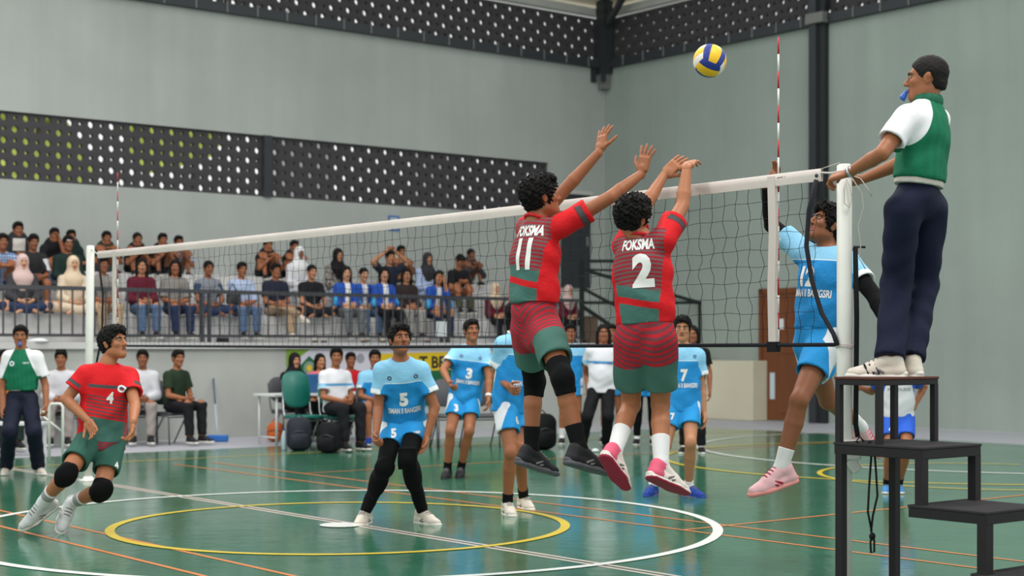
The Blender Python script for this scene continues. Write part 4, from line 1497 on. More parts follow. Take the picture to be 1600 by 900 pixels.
    def shorts(s, m, length=.62, name='shorts', waist=.09, loose=.03, res=None):
        J, S = s.J, s.S
        F = Field()
        F.ell(J['P'] + s.u * .02 * S, s.R3, (.164 * S, .116 * S, .13 * S), .04)
        mh = (J['HL'] + J['HR']) / 2; md = nrm((J['KL'] + J['KR']) / 2 - mh)
        F.ell(mh + md * .05 * S, s.R3, (.10 * S, .095 * S, .11 * S), .05)
        for sd in 'LR':
            sh, el, wr, hp, kn, an = s.limb(sd)
            e = hp + (kn - hp) * length
            F.cone(hp + (J['P'] - hp) * .05, e, (.096 + loose * .25) * S, (.080 + loose * .55) * S, .03, cap=(False, True))
            d = nrm(kn - hp)
            F.cone(e - d * .03 * S, e + d * .01 * S, (.062 + loose * .4) * S, (.070 + loose * .5) * S, 0, mode='s')
        F.plane(J['P'] + s.u * waist * S, s.u)
        v, f = F.mesh(res or s.hb)
        n = vert_normals(v, f); b = s.bc(v); ph = RNG.uniform(0, 6, 4)
        w = np.sin(b[:, 0] * 45 + 2 * np.sin(b[:, 2] * 14 + ph[0]) + ph[1]) * .6 + np.sin(b[:, 2] * 30 + b[:, 0] * 22 + b[:, 1] * 30 + ph[2]) * .4
        v = v + n * (w * .0045 * S)[:, None]
        lg = np.zeros((len(v), 3))
        for i, sd in enumerate('LR'):
            sh, el, wr, hp, kn, an = s.limb(sd)
            d = nrm(kn - hp); t = (v - hp) @ d
            other = 'R' if sd == 'L' else 'L'
            near = np.linalg.norm(v - hp - np.clip(t, 0, 1)[:, None] * d, axis=1)
            hp2, kn2 = J['H' + other], J['K' + other]; d2 = nrm(kn2 - hp2); t2 = (v - hp2) @ d2
            near2 = np.linalg.norm(v - hp2 - np.clip(t2, 0, 1)[:, None] * d2, axis=1)
            mk = near <= near2
            lg[mk, 0] = t[mk] / (np.linalg.norm(kn - hp) * length)
            out = s.r * (1 if sd == 'R' else -1)
            lg[mk, 1] = ((v - hp) @ out)[mk] / S
        o = s.put(name, v, f, m, None, None, {'bc': s.bc(v), 'leg': lg})
        s.short_v, s.short_f, s.short_o = v, f, o
        return o
    def pants(s, m, name='trousers', waist=.09, loose=.016, length=.95, taper=1.0, res=None):
        J, S = s.J, s.S
        F = Field()
        F.ell(J['P'] + s.u * .01 * S, s.R3, (.163 * S, .117 * S, .125 * S), .04)
        for sd in 'LR':
            sh, el, wr, hp, kn, an = s.limb(sd)
            F.cone(hp, kn, (.087 + loose * .6) * S, (.062 + loose) * S, .035)
            if loose < .01:
                bk_ = -nrm(s.legfwd(sd))
                F.ell(kn - bk_ * .020 * S, (nrm(kn - hp), np.cross(nrm(kn - hp), bk_), bk_), (.052 * S, .042 * S, .037 * S), .03)
                F.ell(kn + (an - kn) * .3 + bk_ * .012 * S, (nrm(an - kn), np.cross(nrm(an - kn), bk_), bk_), (.12 * S, .061 * S, .061 * S), .03)
            e = kn + (an - kn) * length
            F.cone(kn, e, (.062 + loose) * S, (.044 + loose * 1.2) * S * taper, .03, cap=(False, True))
        F.plane(J['P'] + s.u * waist * S, s.u)
        v, f = F.mesh(res or s.hb)
        n = vert_normals(v, f); ph = RNG.uniform(0, 6, 4); b = s.bc(v)
        w = np.sin(b[:, 2] * 40 + 2.5 * np.sin(b[:, 0] * 18 + ph[0]) + b[:, 1] * 14 + ph[1])
        v = v + n * (w * .0032 * S * min(1, loose / .012))[:, None]
        return s.put(name, v, f, m, None, None, {'bc': s.bc(v)})
    def tights(s, m, name='leggings', length=.9):
        return s.pants(m, name, -.02, .0055, length)
    def tube(s, name, a, b, ra, rb, m, res=None, flat=None, extra=None, parent=None, round_=False):
        F = Field().cone(a, b, ra * s.S, rb * s.S, .01, cap=(not round_, not round_))
        if extra: extra(F)
        v, f = F.mesh(res or s.hb * .8)
        return s.put(name, v, f, m, parent)
    def sock(s, sd, m, top=.45, extra=.004):
        an, kn = s.J['A' + sd], s.J['K' + sd]
        back = -nrm(s.legfwd(sd))
        d = (kn + (an - kn) * .32 + back * .012 * s.S - an) / .68
        t = top
        rt = .036 + (.0565 - .036) * min(t / .68, 1) + extra
        F = Field()
        F.cone(an, an + d * t, (.037 + extra) * s.S, rt * s.S, .01, cap=(False, True))
        F.cone(an + nrm(d) * .02, an + s.J['T' + sd] * .05 * s.S - s.soleup(sd) * .02 * s.S, (.037 + extra) * s.S, .030 * s.S, .015)
        v, f = F.mesh(s.hb * .5)
        q = (v - an) @ nrm(d) / s.S
        return s.put('sock', v, f, m, None, None, {'bc': np.stack((q, q, q), 1)})
    def kneepad(s, sd, m, lo=.16, hi=.16):
        hp, kn, an = s.J['H' + sd], s.J['K' + sd], s.J['A' + sd]
        S = s.S; F = Field()
        a = kn + (hp - kn) * hi; b = kn + (an - kn) * lo
        F.cone(a, kn, .072 * S, .066 * S, .02, cap=(True, False))
        F.cone(kn, b, .066 * S, .061 * S, .02, cap=(False, True))
        fw = s.legfwd(sd)
        F.ell(kn + fw * .03 * S, (nrm(kn - hp), np.cross(nrm(kn - hp), fw), fw), (.06 * S, .05 * S, .045 * S), .03)
        v, f = F.mesh(s.hb * .9)
        return s.put('knee_pad', v, f, m)
    def shoe(s, sd, m_up, m_sole, m_acc=None, scale=1.0, m_lace=None):
        J, S = s.J, s.S * scale
        A, t = J['A' + sd], nrm(J['T' + sd]); v_ = s.soleup(sd); q = np.cross(t, v_)
        R = (t, q, v_)
        P = lambda x, z, y=0: A + (t * x + v_ * z + q * y) * S
        F = Field()
        F.cone(P(-.024, -.006), P(-.034, -.055), .040 * S, .040 * S, .015)
        F.cone(P(.012, -.010), P(.085, -.044), .038 * S, .036 * S, .025, q, .98)
        F.cone(P(.085, -.050), P(.172, -.064), .040 * S, .030 * S, .025, v_, 1.2)
        F.cone(P(-.034, -.055), P(.13, -.066), .039 * S, .042 * S, .015, v_, 1.35)
        F.cone(P(.012, .012), P(.04, -.006), .022 * S, .020 * S, .012, t + v_ * .6, 1.6)
        F.plane(P(0, -.078), -v_)
        F.cone(P(-.014, .004), P(-.006, .06), .028 * S, .040 * S, .006, mode='s')
        hr = s.hb * .7
        vv, ff = F.mesh(hr)
        o = s.put('shoe', vv, ff, m_up, None, None, {'bc': np.stack((((vv - A) @ t) / S, ((vv - A) @ q) / S, ((vv - A) @ v_) / S), 1)})
        G_ = Field()
        G_.cone(P(-.040, -.083), P(.10, -.083), .042 * S, .048 * S, .02, v_, 2.1)
        G_.cone(P(.10, -.083), P(.176, -.078), .048 * S, .036 * S, .02, v_, 1.9)
        G_.cone(P(-.056, -.066), P(-.02, -.072), .030 * S, .036 * S, .01, v_, 2.0)
        G_.plane(P(0, -.094), -v_)
        vv, ff = G_.mesh(hr)
        mi = None; ms = [m_sole]
        if m_acc is not None:
            ms = [m_sole, m_acc]
            zc = ((vv - A) @ v_)[ff].mean(1) / S
            mi = (zc < -.083).astype(int)
        s.put('sole', vv, ff, ms, o, mi)
        if s.det:
            ml = m_lace or M_LACE
            L = MB()
            for k in range(4):
                x = .036 + k * .020; z = .020 - k * .0085
                L.tube([P(x - .004, z - .022, -.030), P(x, z - .004, -.016), P(x + .002, z, 0), P(x, z - .004, .016), P(x - .004, z - .022, .030)], .0034 * S, 5)
            L.v = [tuple(np.asarray(p) - s.base) for p in L.v]
            obj('laces', L.mesh('laces', ml), o)
            # side flash
            for sg in (-1, 1):
                E = Field().cone(P(.03, -.062, sg * .039), P(.075, -.036, sg * .036), .007 * S, .005 * S, .002).cone(P(.055, -.066, sg * .041), P(.10, -.046, sg * .037), .006 * S, .004 * S, .002)
                v5, f5 = E.mesh(.0035)
                s.put('side_flash', v5, f5, ml, o)
        return o
    def belt(s, m, z=.095):
        S = s.S; F = Field()
        F.cone(s.J['P'] + s.u * (z - .016) * S, s.J['P'] + s.u * (z + .016) * S, .168 * S, .166 * S, 0, s.fw, 1.36, cap=(True, True))
        v, f = F.mesh(s.hb * .7)
        return s.put('belt', v, f, m)
    def collar(s, m, w=.02):
        S = s.S; F = Field()
        N, u, fw, r = s.J['N'], s.u, s.fw, s.r
        pts = []
        for i in range(13):
            t = 2 * math.pi * i / 12
            pts.append(N + (r * .066 * math.sin(t) + fw * .066 * math.cos(t) + u * (.012 - .028 * math.cos(t))) * S)
        for a, b in zip(pts[:-1], pts[1:]):
            F.cone(a, b, .011 * S, .011 * S, .004)
        v, f = F.mesh(min(s.hb, .008) * .8)
        return s.put('collar', v, f, m)
    # ---- hair and headgear
    def hair(s, kind='short', m=None, vol=.014):
        m = m or M_HAIR
        c, S = s.H, s.S; R, Fw, U = s.HR, s.HF, s.HU
        M = (R, Fw, U); P = lambda x, y, z: c + (R * x + Fw * y + U * z) * S
        F = Field()
        V = vol
        F.ell(P(0, -.014, .034), M, ((.075 + V) * S, (.096 + V) * S, (.086 + V) * S), .01)
        if kind in ('short', 'curly', 'crop'):
            if kind != 'crop': F.ell(P(0, .045, .088), M, ((.05 + V) * S, (.045 + V) * S, (.022 + V) * S), .02)
            F.ell(P(0, -.06, -.035), M, (.058 * S, .045 * S, .045 * S), .03)
        elif kind in ('long', 'bob'):
            dn = -UP
            L = .10 if kind == 'bob' else .22
            for sg in (-1, 1):
                F.cone(P(sg * .072, -.015, .0), P(sg * .080, -.03, -.05) + dn * L * S, .034 * S, .030 * S, .03)
            F.cone(P(0, -.07, 0), P(0, -.075, -.05) + dn * L * S, .055 * S, .05 * S, .03)
        elif kind == 'pony':
            F.ell(P(0, -.06, -.035), M, (.058 * S, .045 * S, .045 * S), .03)
            F.cone(P(0, -.11, .02), P(0, -.14, -.10), .03 * S, .024 * S, .02)
            F.cone(P(0, -.14, -.10), P(0, -.12, -.20), .024 * S, .012 * S, .02)
        if kind in ('short', 'curly', 'crop', 'pony'):
            F.ell(P(0, .085, -.055), M, (.095 * S, .085 * S, .118 * S), .012, 's')
            F.cone(P(-.1, -.012, -.01), P(.1, -.012, -.01), .026 * S, .026 * S, .008, mode='s')
            F.plane(P(0, 0, -.062), -U)
        else:
            F.ell(P(0, .10, -.04), M, (.070 * S, .092 * S, .11 * S), .02, 's')
        A_ = {'curly': .0055, 'short': .0042, 'crop': .001}.get(kind, .002) * S
        ph = RNG.uniform(0, 6, 6)
        def nz_(X, Y, Z):
            return (A_ * (np.sin(X * 210 + ph[0] + 2.2 * np.sin(Z * 90 + Y * 60)) * np.sin(Y * 190 + ph[1] + 2 * np.sin(X * 70)) + np.sin(Z * 230 + ph[2] + 2.4 * np.sin(X * 110 + ph[3]) + 1.7 * np.sin(Y * 130)) * .8
                          + np.sin(X * 60 + Z * 75 + ph[4]) * np.sin(Y * 70 - Z * 50 + ph[5]) * .9)).astype(np.float32)
        F.noise(nz_)
        v, f = F.mesh(min(s.hh, .0055) if s.det else .009)
        return s.put('hair', v, f, m)
    def hijab(s, m, drape=.30):
        c, S = s.H, s.S; R, Fw, U = s.HR, s.HF, s.HU
        M = (R, Fw, U); P = lambda x, y, z: c + (R * x + Fw * y + U * z) * S
        F = Field()
        F.ell(P(0, -.012, .025), M, (.092 * S, .112 * S, .106 * S), .02)
        F.cone(P(0, -.01, -.05), s.J['N'] - s.u * .05 * S, .090 * S, .128 * S, .05)
        F.ell(s.J['N'] - s.u * .07 * S + s.fw * .02, s.R3, (.185 * S, .128 * S, .12 * S), .06)
        F.ell(s.J['N'] - s.u * drape * .55 * S + s.fw * .07 * S, s.R3, (.12 * S, .07 * S, drape * .55 * S), .05)
        F.ell(P(0, .115, -.022), M, (.052 * S, .075 * S, .082 * S), .012, 's')
        v, f = F.mesh(.009)
        return s.put('headscarf', v, f, m)
    def cap(s, kind, m):
        c, S = s.H, s.S; R, Fw, U = s.HR, s.HF, s.HU
        M = (R, Fw, U); P = lambda x, y, z: c + (R * x + Fw * y + U * z) * S
        F = Field()
        if kind == 'peci':
            F.cone(P(0, -.012, .055), P(0, -.014, .135), .098 * S, .088 * S, .01, R, 1.22, cap=(True, True))
        elif kind == 'cap':
            F.ell(P(0, -.012, .040), M, (.086 * S, .106 * S, .092 * S), .01)
            F.plane(P(0, 0, .045), -(U + Fw * .1))
            F.ell(P(0, .11, .05), M, (.07 * S, .075 * S, .01 * S), .01)
        else:   # skull cap / headband
            F.ell(P(0, -.012, .034), M, (.082 * S, .102 * S, .096 * S), .01)
            F.plane(P(0, 0, .035), -(U - Fw * .1))
        v, f = F.mesh(.006 if s.det else .008)
        return s.put('cap', v, f, m)
    # ---- print on cloth
    def decal(s, txt, c, right, up, width, m, name='jersey_number', thick=.03, parent=None, on='shirt', height=None, lift=.003, dirn=None):
        v, f, w, h = text_polys(txt, thick, .09)
        sx = width / w
        sy = sx if height is None else height / h
        right, up = nrm(right), nrm(up); n = nrm(np.cross(right, up)) if dirn is None else nrm(dirn)
        if on == 'shirt':
            if s.bvh is None:
                s.bvh = BVHTree.FromPolygons([tuple(p) for p in s.shirt_v], [tuple(int(i) for i in q) for q in s.shirt_f])
            T, par = s.bvh, s.shirt_o
        else:
            if not hasattr(s, 'bvh2'):
                s.bvh2 = BVHTree.FromPolygons([tuple(p) for p in s.short_v], [tuple(int(i) for i in q) for q in s.short_f])
            T, par = s.bvh2, s.short_o
        pts, ok = [], []
        for x, y in v:
            p = np.asarray(c) + right * x * sx + up * y * sy
            hit = T.ray_cast(Vector(p + n * .35), Vector(-n), .7)
            if hit[0] is None:
                pts.append(p); ok.append(False)
            else:
                q = np.array(hit[0]) + n * lift
                pts.append(q); ok.append(True)
        fs = [q for q in f if all(ok[i] for i in q)]
        if not fs: return None
        me = mesh_np(name, np.array(pts) - s.base, fs, m, False)
        return obj(name, me, par)

# ------------------------------------------------------------------ poses
def lift(par, px, py, L, sg):
    r = ray(px, py); d = np.asarray(par) - CAM0
    A, B, Cq = r @ r, r @ d, d @ d - L * L
    disc = B * B - A * Cq
    Y = B / A if disc < 0 or sg == 0 else (B + sg * math.sqrt(disc)) / A
    return CAM0 + r * Y

def pose(Y, S, yaw, pel, neck, head, SL, SR, EL, ER, WL, WR, HL, HR, KL, KR, AL, AR, TL, TR,
         lean=0.0, hyaw=None, hpitch=0.0, hroll=0.0, hdz=0.0, shw=.83, ground=False, TLd=None, TRd=None):
    """2-D picture positions lifted to a skeleton with human bone lengths. Limb tuples are (px, py, side) with side
    +1 when the far end lies further from the camera than the near one, -1 when nearer."""
    J = {}
    f = yawv(yaw); r = rightv(f)
    J['P'] = W(*pel, Y); J['f'] = f
    J['N'] = W(*neck, Y + lean)
    J['H'] = W(*head, Y + lean + hdz)
    for sd, sh, hp in (('L', SL, HL), ('R', SR, HR)):
        sg = 1 if sd == 'R' else -1
        J['S' + sd] = W(sh[0], sh[1], Y + lean + r[1] * sg * .175 * S + (sh[2] if len(sh) > 2 else 0))
        J['H' + sd] = W(hp[0], hp[1], Y + r[1] * sg * .09 * S + (hp[2] if len(hp) > 2 else 0))
    uu = nrm(J['N'] - J['P'])
    for sd in 'LR':
        J['S' + sd] = J['N'] + (J['S' + sd] - J['N']) * shw - uu * .026 * S
    for sd, e, w, k, a, t, td in (('L', EL, WL, KL, AL, TL, TLd), ('R', ER, WR, KR, AR, TR, TRd)):
        J['E' + sd] = lift(J['S' + sd], e[0], e[1], .295 * S, e[2])
        J['W' + sd] = lift(J['E' + sd], w[0], w[1], .250 * S, w[2])
        J['K' + sd] = lift(J['H' + sd], k[0], k[1], .425 * S, k[2])
        J['A' + sd] = lift(J['K' + sd], a[0], a[1], .410 * S, a[2])
        if ground:
            Yg = (CAMH - .092 * S) * FPX / (a[1] - HORIZ)
            J['A' + sd] = W(a[0], a[1], Yg); J['SU' + sd] = UP
        tp = lift(J['A' + sd], t[0], t[1], .17 * S, t[2])
        if ground: tp[2] = J['A' + sd][2]
        J['T' + sd] = nrm(tp - J['A' + sd]) if td is None else nrm(td)
    hy = yaw if hyaw is None else hyaw
    q = yawv(hy); p = math.radians(hpitch)
    J['hf'] = q * math.cos(p) + UP * math.sin(p)
    ro = math.radians(hroll)
    J['hu'] = UP * math.cos(ro) + rightv(q) * math.sin(ro) - q * math.sin(p)
    return J

def sit(c, yaw, S=1.0, kind='down', hyaw=None, hpitch=0.0, slouch=.12, foot=None, low=0.0):
    """seated pose; c is the point of the seat under the pelvis"""
    f = yawv(yaw); r = rightv(f); c = np.asarray(c, float)
    Q = lambda x, y, z: c + (r * x + f * y + UP * z) * S
    J = {'f': f, 'P': Q(0, 0, .10)}
    J['N'] = Q(0, slouch - .05, .60); J['H'] = Q(0, slouch - .01, .785)
    if kind in ('knees', 'phone', 'lean', 'face'):
        J['N'] = Q(0, slouch + .08, .585); J['H'] = Q(0, slouch + .15, .76)
    J['N'] = J['N'] - UP * low; J['H'] = J['H'] - UP * low
    for sd, sg in (('L', -1), ('R', 1)):
        J['S' + sd] = J['N'] + (r * sg * .162 - UP * .075) * S
        J['H' + sd] = Q(sg * .088, .02, .09)
        fz = -.36 if foot is None else foot
        if kind == 'cross':
            J['K' + sd] = Q(sg * .33, .28, .10); J['A' + sd] = Q(-sg * .08, .36, .04); J['T' + sd] = nrm(-r * sg + f * .3)
            J['E' + sd] = J['S' + sd] + (r * sg * .06 + f * .1 - UP * .27) * S; J['W' + sd] = Q(sg * .09, .30, .17)
        elif kind == 'knees':
            J['K' + sd] = Q(sg * .14, .34, .40); J['A' + sd] = Q(sg * .13, .42, .02); J['T' + sd] = nrm(f + r * sg * .15)
            J['E' + sd] = J['S' + sd] + (r * sg * .07 + f * .2 - UP * .2) * S; J['W' + sd] = Q(sg * .04, .48, .36)
        else:
            J['K' + sd] = Q(sg * .13, .43, .10); J['A' + sd] = Q(sg * .12, .46, fz + .05); J['T' + sd] = nrm(f + r * sg * .2)
            J['E' + sd] = J['S' + sd] + (r * sg * .05 + f * .06 - UP * .28) * S; J['W' + sd] = Q(sg * .05, .27, .20)
    if kind == 'legcross':
        J['KR'] = Q(.06, .42, .20); J['AR'] = Q(-.24, .55, .0); J['TR'] = nrm(f * .8 - r * .4 - UP * .2)
    if kind == 'phone':
        for sd, sg in (('L', -1), ('R', 1)):
            J['W' + sd] = Q(sg * .04, .36, .33)
            J['K' + sd] = Q(sg * .13, .38, .22); J['A' + sd] = Q(sg * .12, .44, -.18)
    if kind == 'face':
        J['EL'] = Q(-.16, .36, .22); J['WL'] = J['H'] + (f * .10 - UP * .09 - r * .06) * S
    if kind == 'hands_head':
        for sd, sg in (('L', -1), ('R', 1)):
            J['E' + sd] = J['S' + sd] + (r * sg * .22 + UP * .16 + f * .06) * S; J['W' + sd] = J['H'] + (r * sg * .06 + UP * .13 + f * .02) * S
    q = yawv(yaw if hyaw is None else hyaw); p = math.radians(hpitch)
    J['hf'] = q * math.cos(p) + UP * math.sin(p)
    J['base'] = c.copy()
    return J
# ================================================================== KIT
RED, DKRED, GRY, TEAL = lin((214, 26, 34)), lin((156, 30, 44)), lin((112, 88, 88)), lin((70, 112, 104))
DGRY = lin((78, 76, 80))
def red_jersey_fn(g, base):
    x, y, z = g.attr3('bc'); s0, s1, zz = g.attr3('slv')
    z = zz - .10
    st = ((z + x * x * .5 + y * .08) * (1 / .024)).frac() > .5
    stripes = g.mix(st, DKRED, GRY)
    wav = z + x * .10 + (x * 11).sin() * .012
    back = g.mix(wav > .105, TEAL, stripes)
    back = g.mix((wav > .0) * (wav < .038), back, RED)
    back = g.mix(x.abs() > (.122 + z * .12), back, RED)
    fst = g.mix(((z - x * .12) * (1 / .026)).frac() > .62, RED, DGRY)
    fr = g.mix(z > .13 + x * .12, TEAL, fst)
    fr = g.mix(z > .30, fr, RED)
    fr = g.mix((z > .355) * (z < .38), fr, DGRY)
    fr = g.mix(z < -.035, fr, g.mix((z * 60).frac() > .5, DKRED, DGRY))
    fr = g.mix((x.abs() > .150), fr, RED)
    c = g.mix(y > .0, back, fr)
    c = g.mix(s0 > .03, c, RED)
    c = g.mix((s1 > .66) * (s1 < .82), c, DGRY)
    return g.mix(((s1 > .62) * (s1 < .66)) + ((s1 > .82) * (s1 < .85)), c, lin((120, 44, 48)))
M_REDJ = mat('red_striped_jersey', (210, 30, 36), .75, .25, fn=red_jersey_fn, bump=.6, bscale=24)
def red_shorts_fn(g, base):
    x, y, z = g.attr3('bc'); t, o, _ = g.attr3('leg')
    st = g.mix(((t * .27 + x * x) * (1 / .031)).frac() > .5, lin((190, 36, 50)), lin((118, 62, 70)))
    return g.mix(t + x * .3 > .42, st, lin((72, 112, 102)))
M_REDS = mat('red_green_shorts', (70, 110, 100), .8, .2, fn=red_shorts_fn, bump=.3, bscale=50)
M_TEALS = mat('green_shorts', (52, 96, 84), .8, .2, bump=.3, bscale=50)
LBL, MBL, DBL = lin((138, 198, 232)), lin((38, 148, 216)), lin((24, 118, 190))
def blue_jersey_fn(g, base, yk=.36):
    x, y, z = g.attr3('bc'); s0, s1, _ = g.attr3('slv')
    n = g.noise(7, 2)
    lo = g.mix(n, DBL, MBL)
    lo = g.mix(.45, lo, MBL)
    c = g.mix(z > yk, lo, LBL)
    c = g.mix(((z > yk - .005) * (z < yk + .003)), c, lin((196, 226, 240)))
    c = g.mix(s0 > .035, c, LBL)
    return g.mix(s1 > .78, c, lin((232, 236, 240)))
M_BLUEJ = mat('blue_jersey', (40, 150, 216), .7, .25, fn=blue_jersey_fn, bump=.6, bscale=24)
M_BLUEJ12 = mat('blue_jersey_high_yoke', (40, 150, 216), .7, .25, fn=lambda g, b: blue_jersey_fn(g, b, .44), bump=.6, bscale=24)
def blue_shorts_fn(g, base):
    x, y, z = g.attr3('bc'); t, o, _ = g.attr3('leg')
    return g.mix((o > .056) * (y.abs() < .11), MBL, lin((228, 232, 238)))
M_BLUES = mat('blue_white_shorts', (40, 150, 216), .75, .25, fn=blue_shorts_fn, bump=.3, bscale=50)
def polo_fn(g, base):
    x, y, z = g.attr3('bc'); s0, s1, _ = g.attr3('slv')
    rag = (x.abs() - (.165 - (z - .30) * .42)) > 0
    rib = ((x * 130).sin() * .5 + .5) * .35
    c = g.mix(rib, lin((10, 112, 78)), lin((16, 88, 64)))
    return g.mix(g.m('MAXIMUM', s0 > .05, rag * (z > .24)), c, lin((232, 232, 236)))
M_POLO = mat('green_white_official_polo', (12, 104, 72), .7, .25, fn=polo_fn, bump=.2, bscale=60)
def coach_fn(g, base):
    x, y, z = g.attr3('bc'); s0, s1, _ = g.attr3('slv')
    c = g.mix((z > .29) * (z < .325), lin((222, 222, 230)), lin((92, 158, 206)))
    return g.mix((s1 > .70) * (s1 < .92), c, lin((150, 196, 226)))
M_COACH = mat('white_team_polo', (224, 224, 230), .75, .2, fn=coach_fn, bump=.25, bscale=40)
M_NAVY = mat('navy_trousers', (19, 24, 50), .75, .25, var=.06, bump=.25, bscale=40)
M_NAVYD = mat('dark_navy_trousers', (22, 26, 46), .75, .25, var=.06, bump=.25, bscale=40)
M_BLK = mat('black_jersey_cloth', (20, 20, 23), .8, .2, bump=.3, bscale=50)
M_KNEE = mat('black_knee_pad', (14, 14, 16), .85, .15, bump=.3, bscale=150)
M_WHT = mat('white_print', (236, 234, 232), .6, .3)
M_WSOCK = mat('white_sock', (228, 228, 228), .9, .1, bump=.3, bscale=200)
def stripe_sock_fn(g, base):
    x, y, z = g.attr3('bc')
    return g.mix((x > .085) * (x < .145) * ((x * 48).frac() > .45), lin((226, 226, 228)), lin((30, 30, 34)))
M_SSOCK = mat('white_sock_black_rings', (226, 226, 228), .9, .1, fn=stripe_sock_fn)
M_BSOCK = mat('black_sock', (24, 24, 26), .9, .1, bump=.3, bscale=200)
M_CREAMSH = mat('cream_shoe', (222, 212, 198), .6, .3, var=.07, vscale=25)
M_GUM = mat('gum_sole', (206, 142, 72), .6)
M_WSOLE = mat('white_sole', (226, 222, 214), .6)
M_REDSOLE = mat('crimson_sole', (168, 38, 66), .6)
M_BLKSH = mat('black_shoe', (30, 30, 34), .65, .3, var=.2, vscale=30)
M_GRYSOLE = mat('grey_black_sole', (88, 86, 92), .7, var=.35, vscale=24)
def pinkwhite_fn(g, base):
    x, y, z = g.attr3('bc')
    n = g.noise(14, 2)
    return g.mix((x < -.005 + (n - .5) * .06), lin((234, 222, 214)), lin((226, 92, 122)))
M_PINKW = mat('white_pink_shoe', (234, 222, 214), .6, fn=pinkwhite_fn)
M_PINK = mat('pale_pink_shoe', (232, 182, 188), .6, .3, var=.1, vscale=30)
M_PINKD = mat('coral_sole', (226, 148, 142), .6)
M_BLUESH = mat('royal_blue_shoe', (28, 62, 150), .6, .3)
M_GREYSH = mat('pale_grey_shoe', (196, 200, 200), .6, .3, var=.08, vscale=30)
M_BELT = mat('white_belt', (196, 190, 182), .6)
M_COLW = mat('white_collar', (226, 232, 238), .7)
M_COLG = mat('green_collar', (14, 96, 68), .7)
M_COLR = mat('red_collar', (196, 24, 34), .7)
M_CREST = mat('crest_dark', (52, 60, 96), .6)
M_WHISTLE = mat('blue_whistle', (44, 96, 190), .4, .5)

PLAY = 'volleyball players on the court'
# ------------------------------------------------------------------ red number eleven, blocking
J = pose(9.75, 1.05, 132, (834, 492), (838, 347), (846, 308), SL=(822, 352, .04), SR=(886, 346, 0),
         EL=(880, 296, 1), ER=(954, 308, 1), WL=(937, 238, 1), WR=(1002, 272, 1),
         HL=(824, 512), HR=(852, 512), KL=(835, 597, 1), KR=(879, 592, -1), AL=(830, 704, -1), AR=(906, 702, 1),
         TL=(868, 740, 1), TR=(940, 732, 1), TLd=(.80, .50, -.30), TRd=(.80, .50, -.26), lean=.02, hyaw=108, hpitch=14)
J['EL'] = lift(J['SL'], 880, 299, .33, 1); J['WL'] = lift(J['EL'], 936, 238, .29, 1)
p = Person(J, 1.05, 'player in red striped jersey number 11 jumping to block with both arms up', PLAY, hb=.0085, hh=.0045, hd=.004, tone=1)
fw11 = yawv(128)
p.body({'L': dict(d=W(947, 190, 10.1) - W(937, 236, 10.05), n=fw11, curl=.10, spread=.75, thumb=1.0), 'R': dict(d=W(1014, 222, 9.9) - W(1003, 270, 9.9), n=fw11 + np.array((-.3, 0, 0)), curl=.12, spread=.6, thumb=.9)})
p.shirt(M_REDJ, .56, hem=.07, loose=.018, fold=1.5)
p.shorts(M_REDS, .64, loose=.036, waist=.13)
for sd in 'LR':
    p.kneepad(sd, M_KNEE, .22, .30); p.sock(sd, M_BSOCK, .36, .006); p.shoe(sd, M_BLKSH, M_GRYSOLE, scale=1.14)
p.hair('curly', vol=.026)
p.collar(M_COLR)
bk = -p.fw
p.decal('11', J['P'] + p.u * .37 + p.r * .03, p.r, p.u, .115, M_WHT, height=.20, thick=.05)
p.decal('FOKSMA', J['P'] + p.u * .517 + p.r * .035, p.r, p.u, .20, M_WHT, 'jersey_lettering', .04, height=.07)
P11 = p
# ------------------------------------------------------------------ red number two, blocking
J = pose(9.25, 1.03, 156, (1009, 515), (1001, 376), (989, 340), SL=(972, 378, .05), SR=(1042, 368, 0),
         EL=(1008, 322, 1), ER=(1066, 322, 1), WL=(1037, 275, 1), WR=(1073, 262, 1),
         HL=(986, 532), HR=(1032, 532), KL=(986, 632, 1), KR=(1032, 632, 1), AL=(960, 706, -1), AR=(1033, 728, -1),
         TL=(976, 750, 1), TR=(1056, 758, 1), TLd=(.42, .50, -.62), TRd=(.74, .48, -.36), hyaw=140, hpitch=8, hroll=10)
p = Person(J, 1.03, 'player in red striped jersey number 2 jumping at the net with back to the camera', PLAY, hb=.0085, hh=.0045, hd=.004, tone=0)
p.body({'L': dict(d=W(1064, 249, 9.5) - W(1038, 274, 9.5), n=yawv(150), curl=.22, spread=.2), 'R': dict(d=W(1086, 244, 9.7) - W(1073, 262, 9.5), n=yawv(150) - UP * .6, curl=.35, spread=.5)})
p.shirt(M_REDJ, .60, hem=.035, loose=.020, fold=1.5)
p.shorts(M_REDS, .70, loose=.040, waist=.11)
for sd in 'LR':
    p.sock(sd, M_WSOCK, .46, .005); p.shoe(sd, M_PINKW, M_WSOLE, M_REDSOLE, scale=1.12)
p.hair('curly', vol=.025)
p.collar(M_COLR)
p.decal('2', J['P'] + p.u * .345 + p.r * .045, p.r, p.u, .125, M_WHT, height=.20, thick=.055)
p.decal('FOKSMA', J['P'] + p.u * .500 + p.r * .015, p.r, p.u, .20, M_WHT, 'jersey_lettering', .04, height=.065)
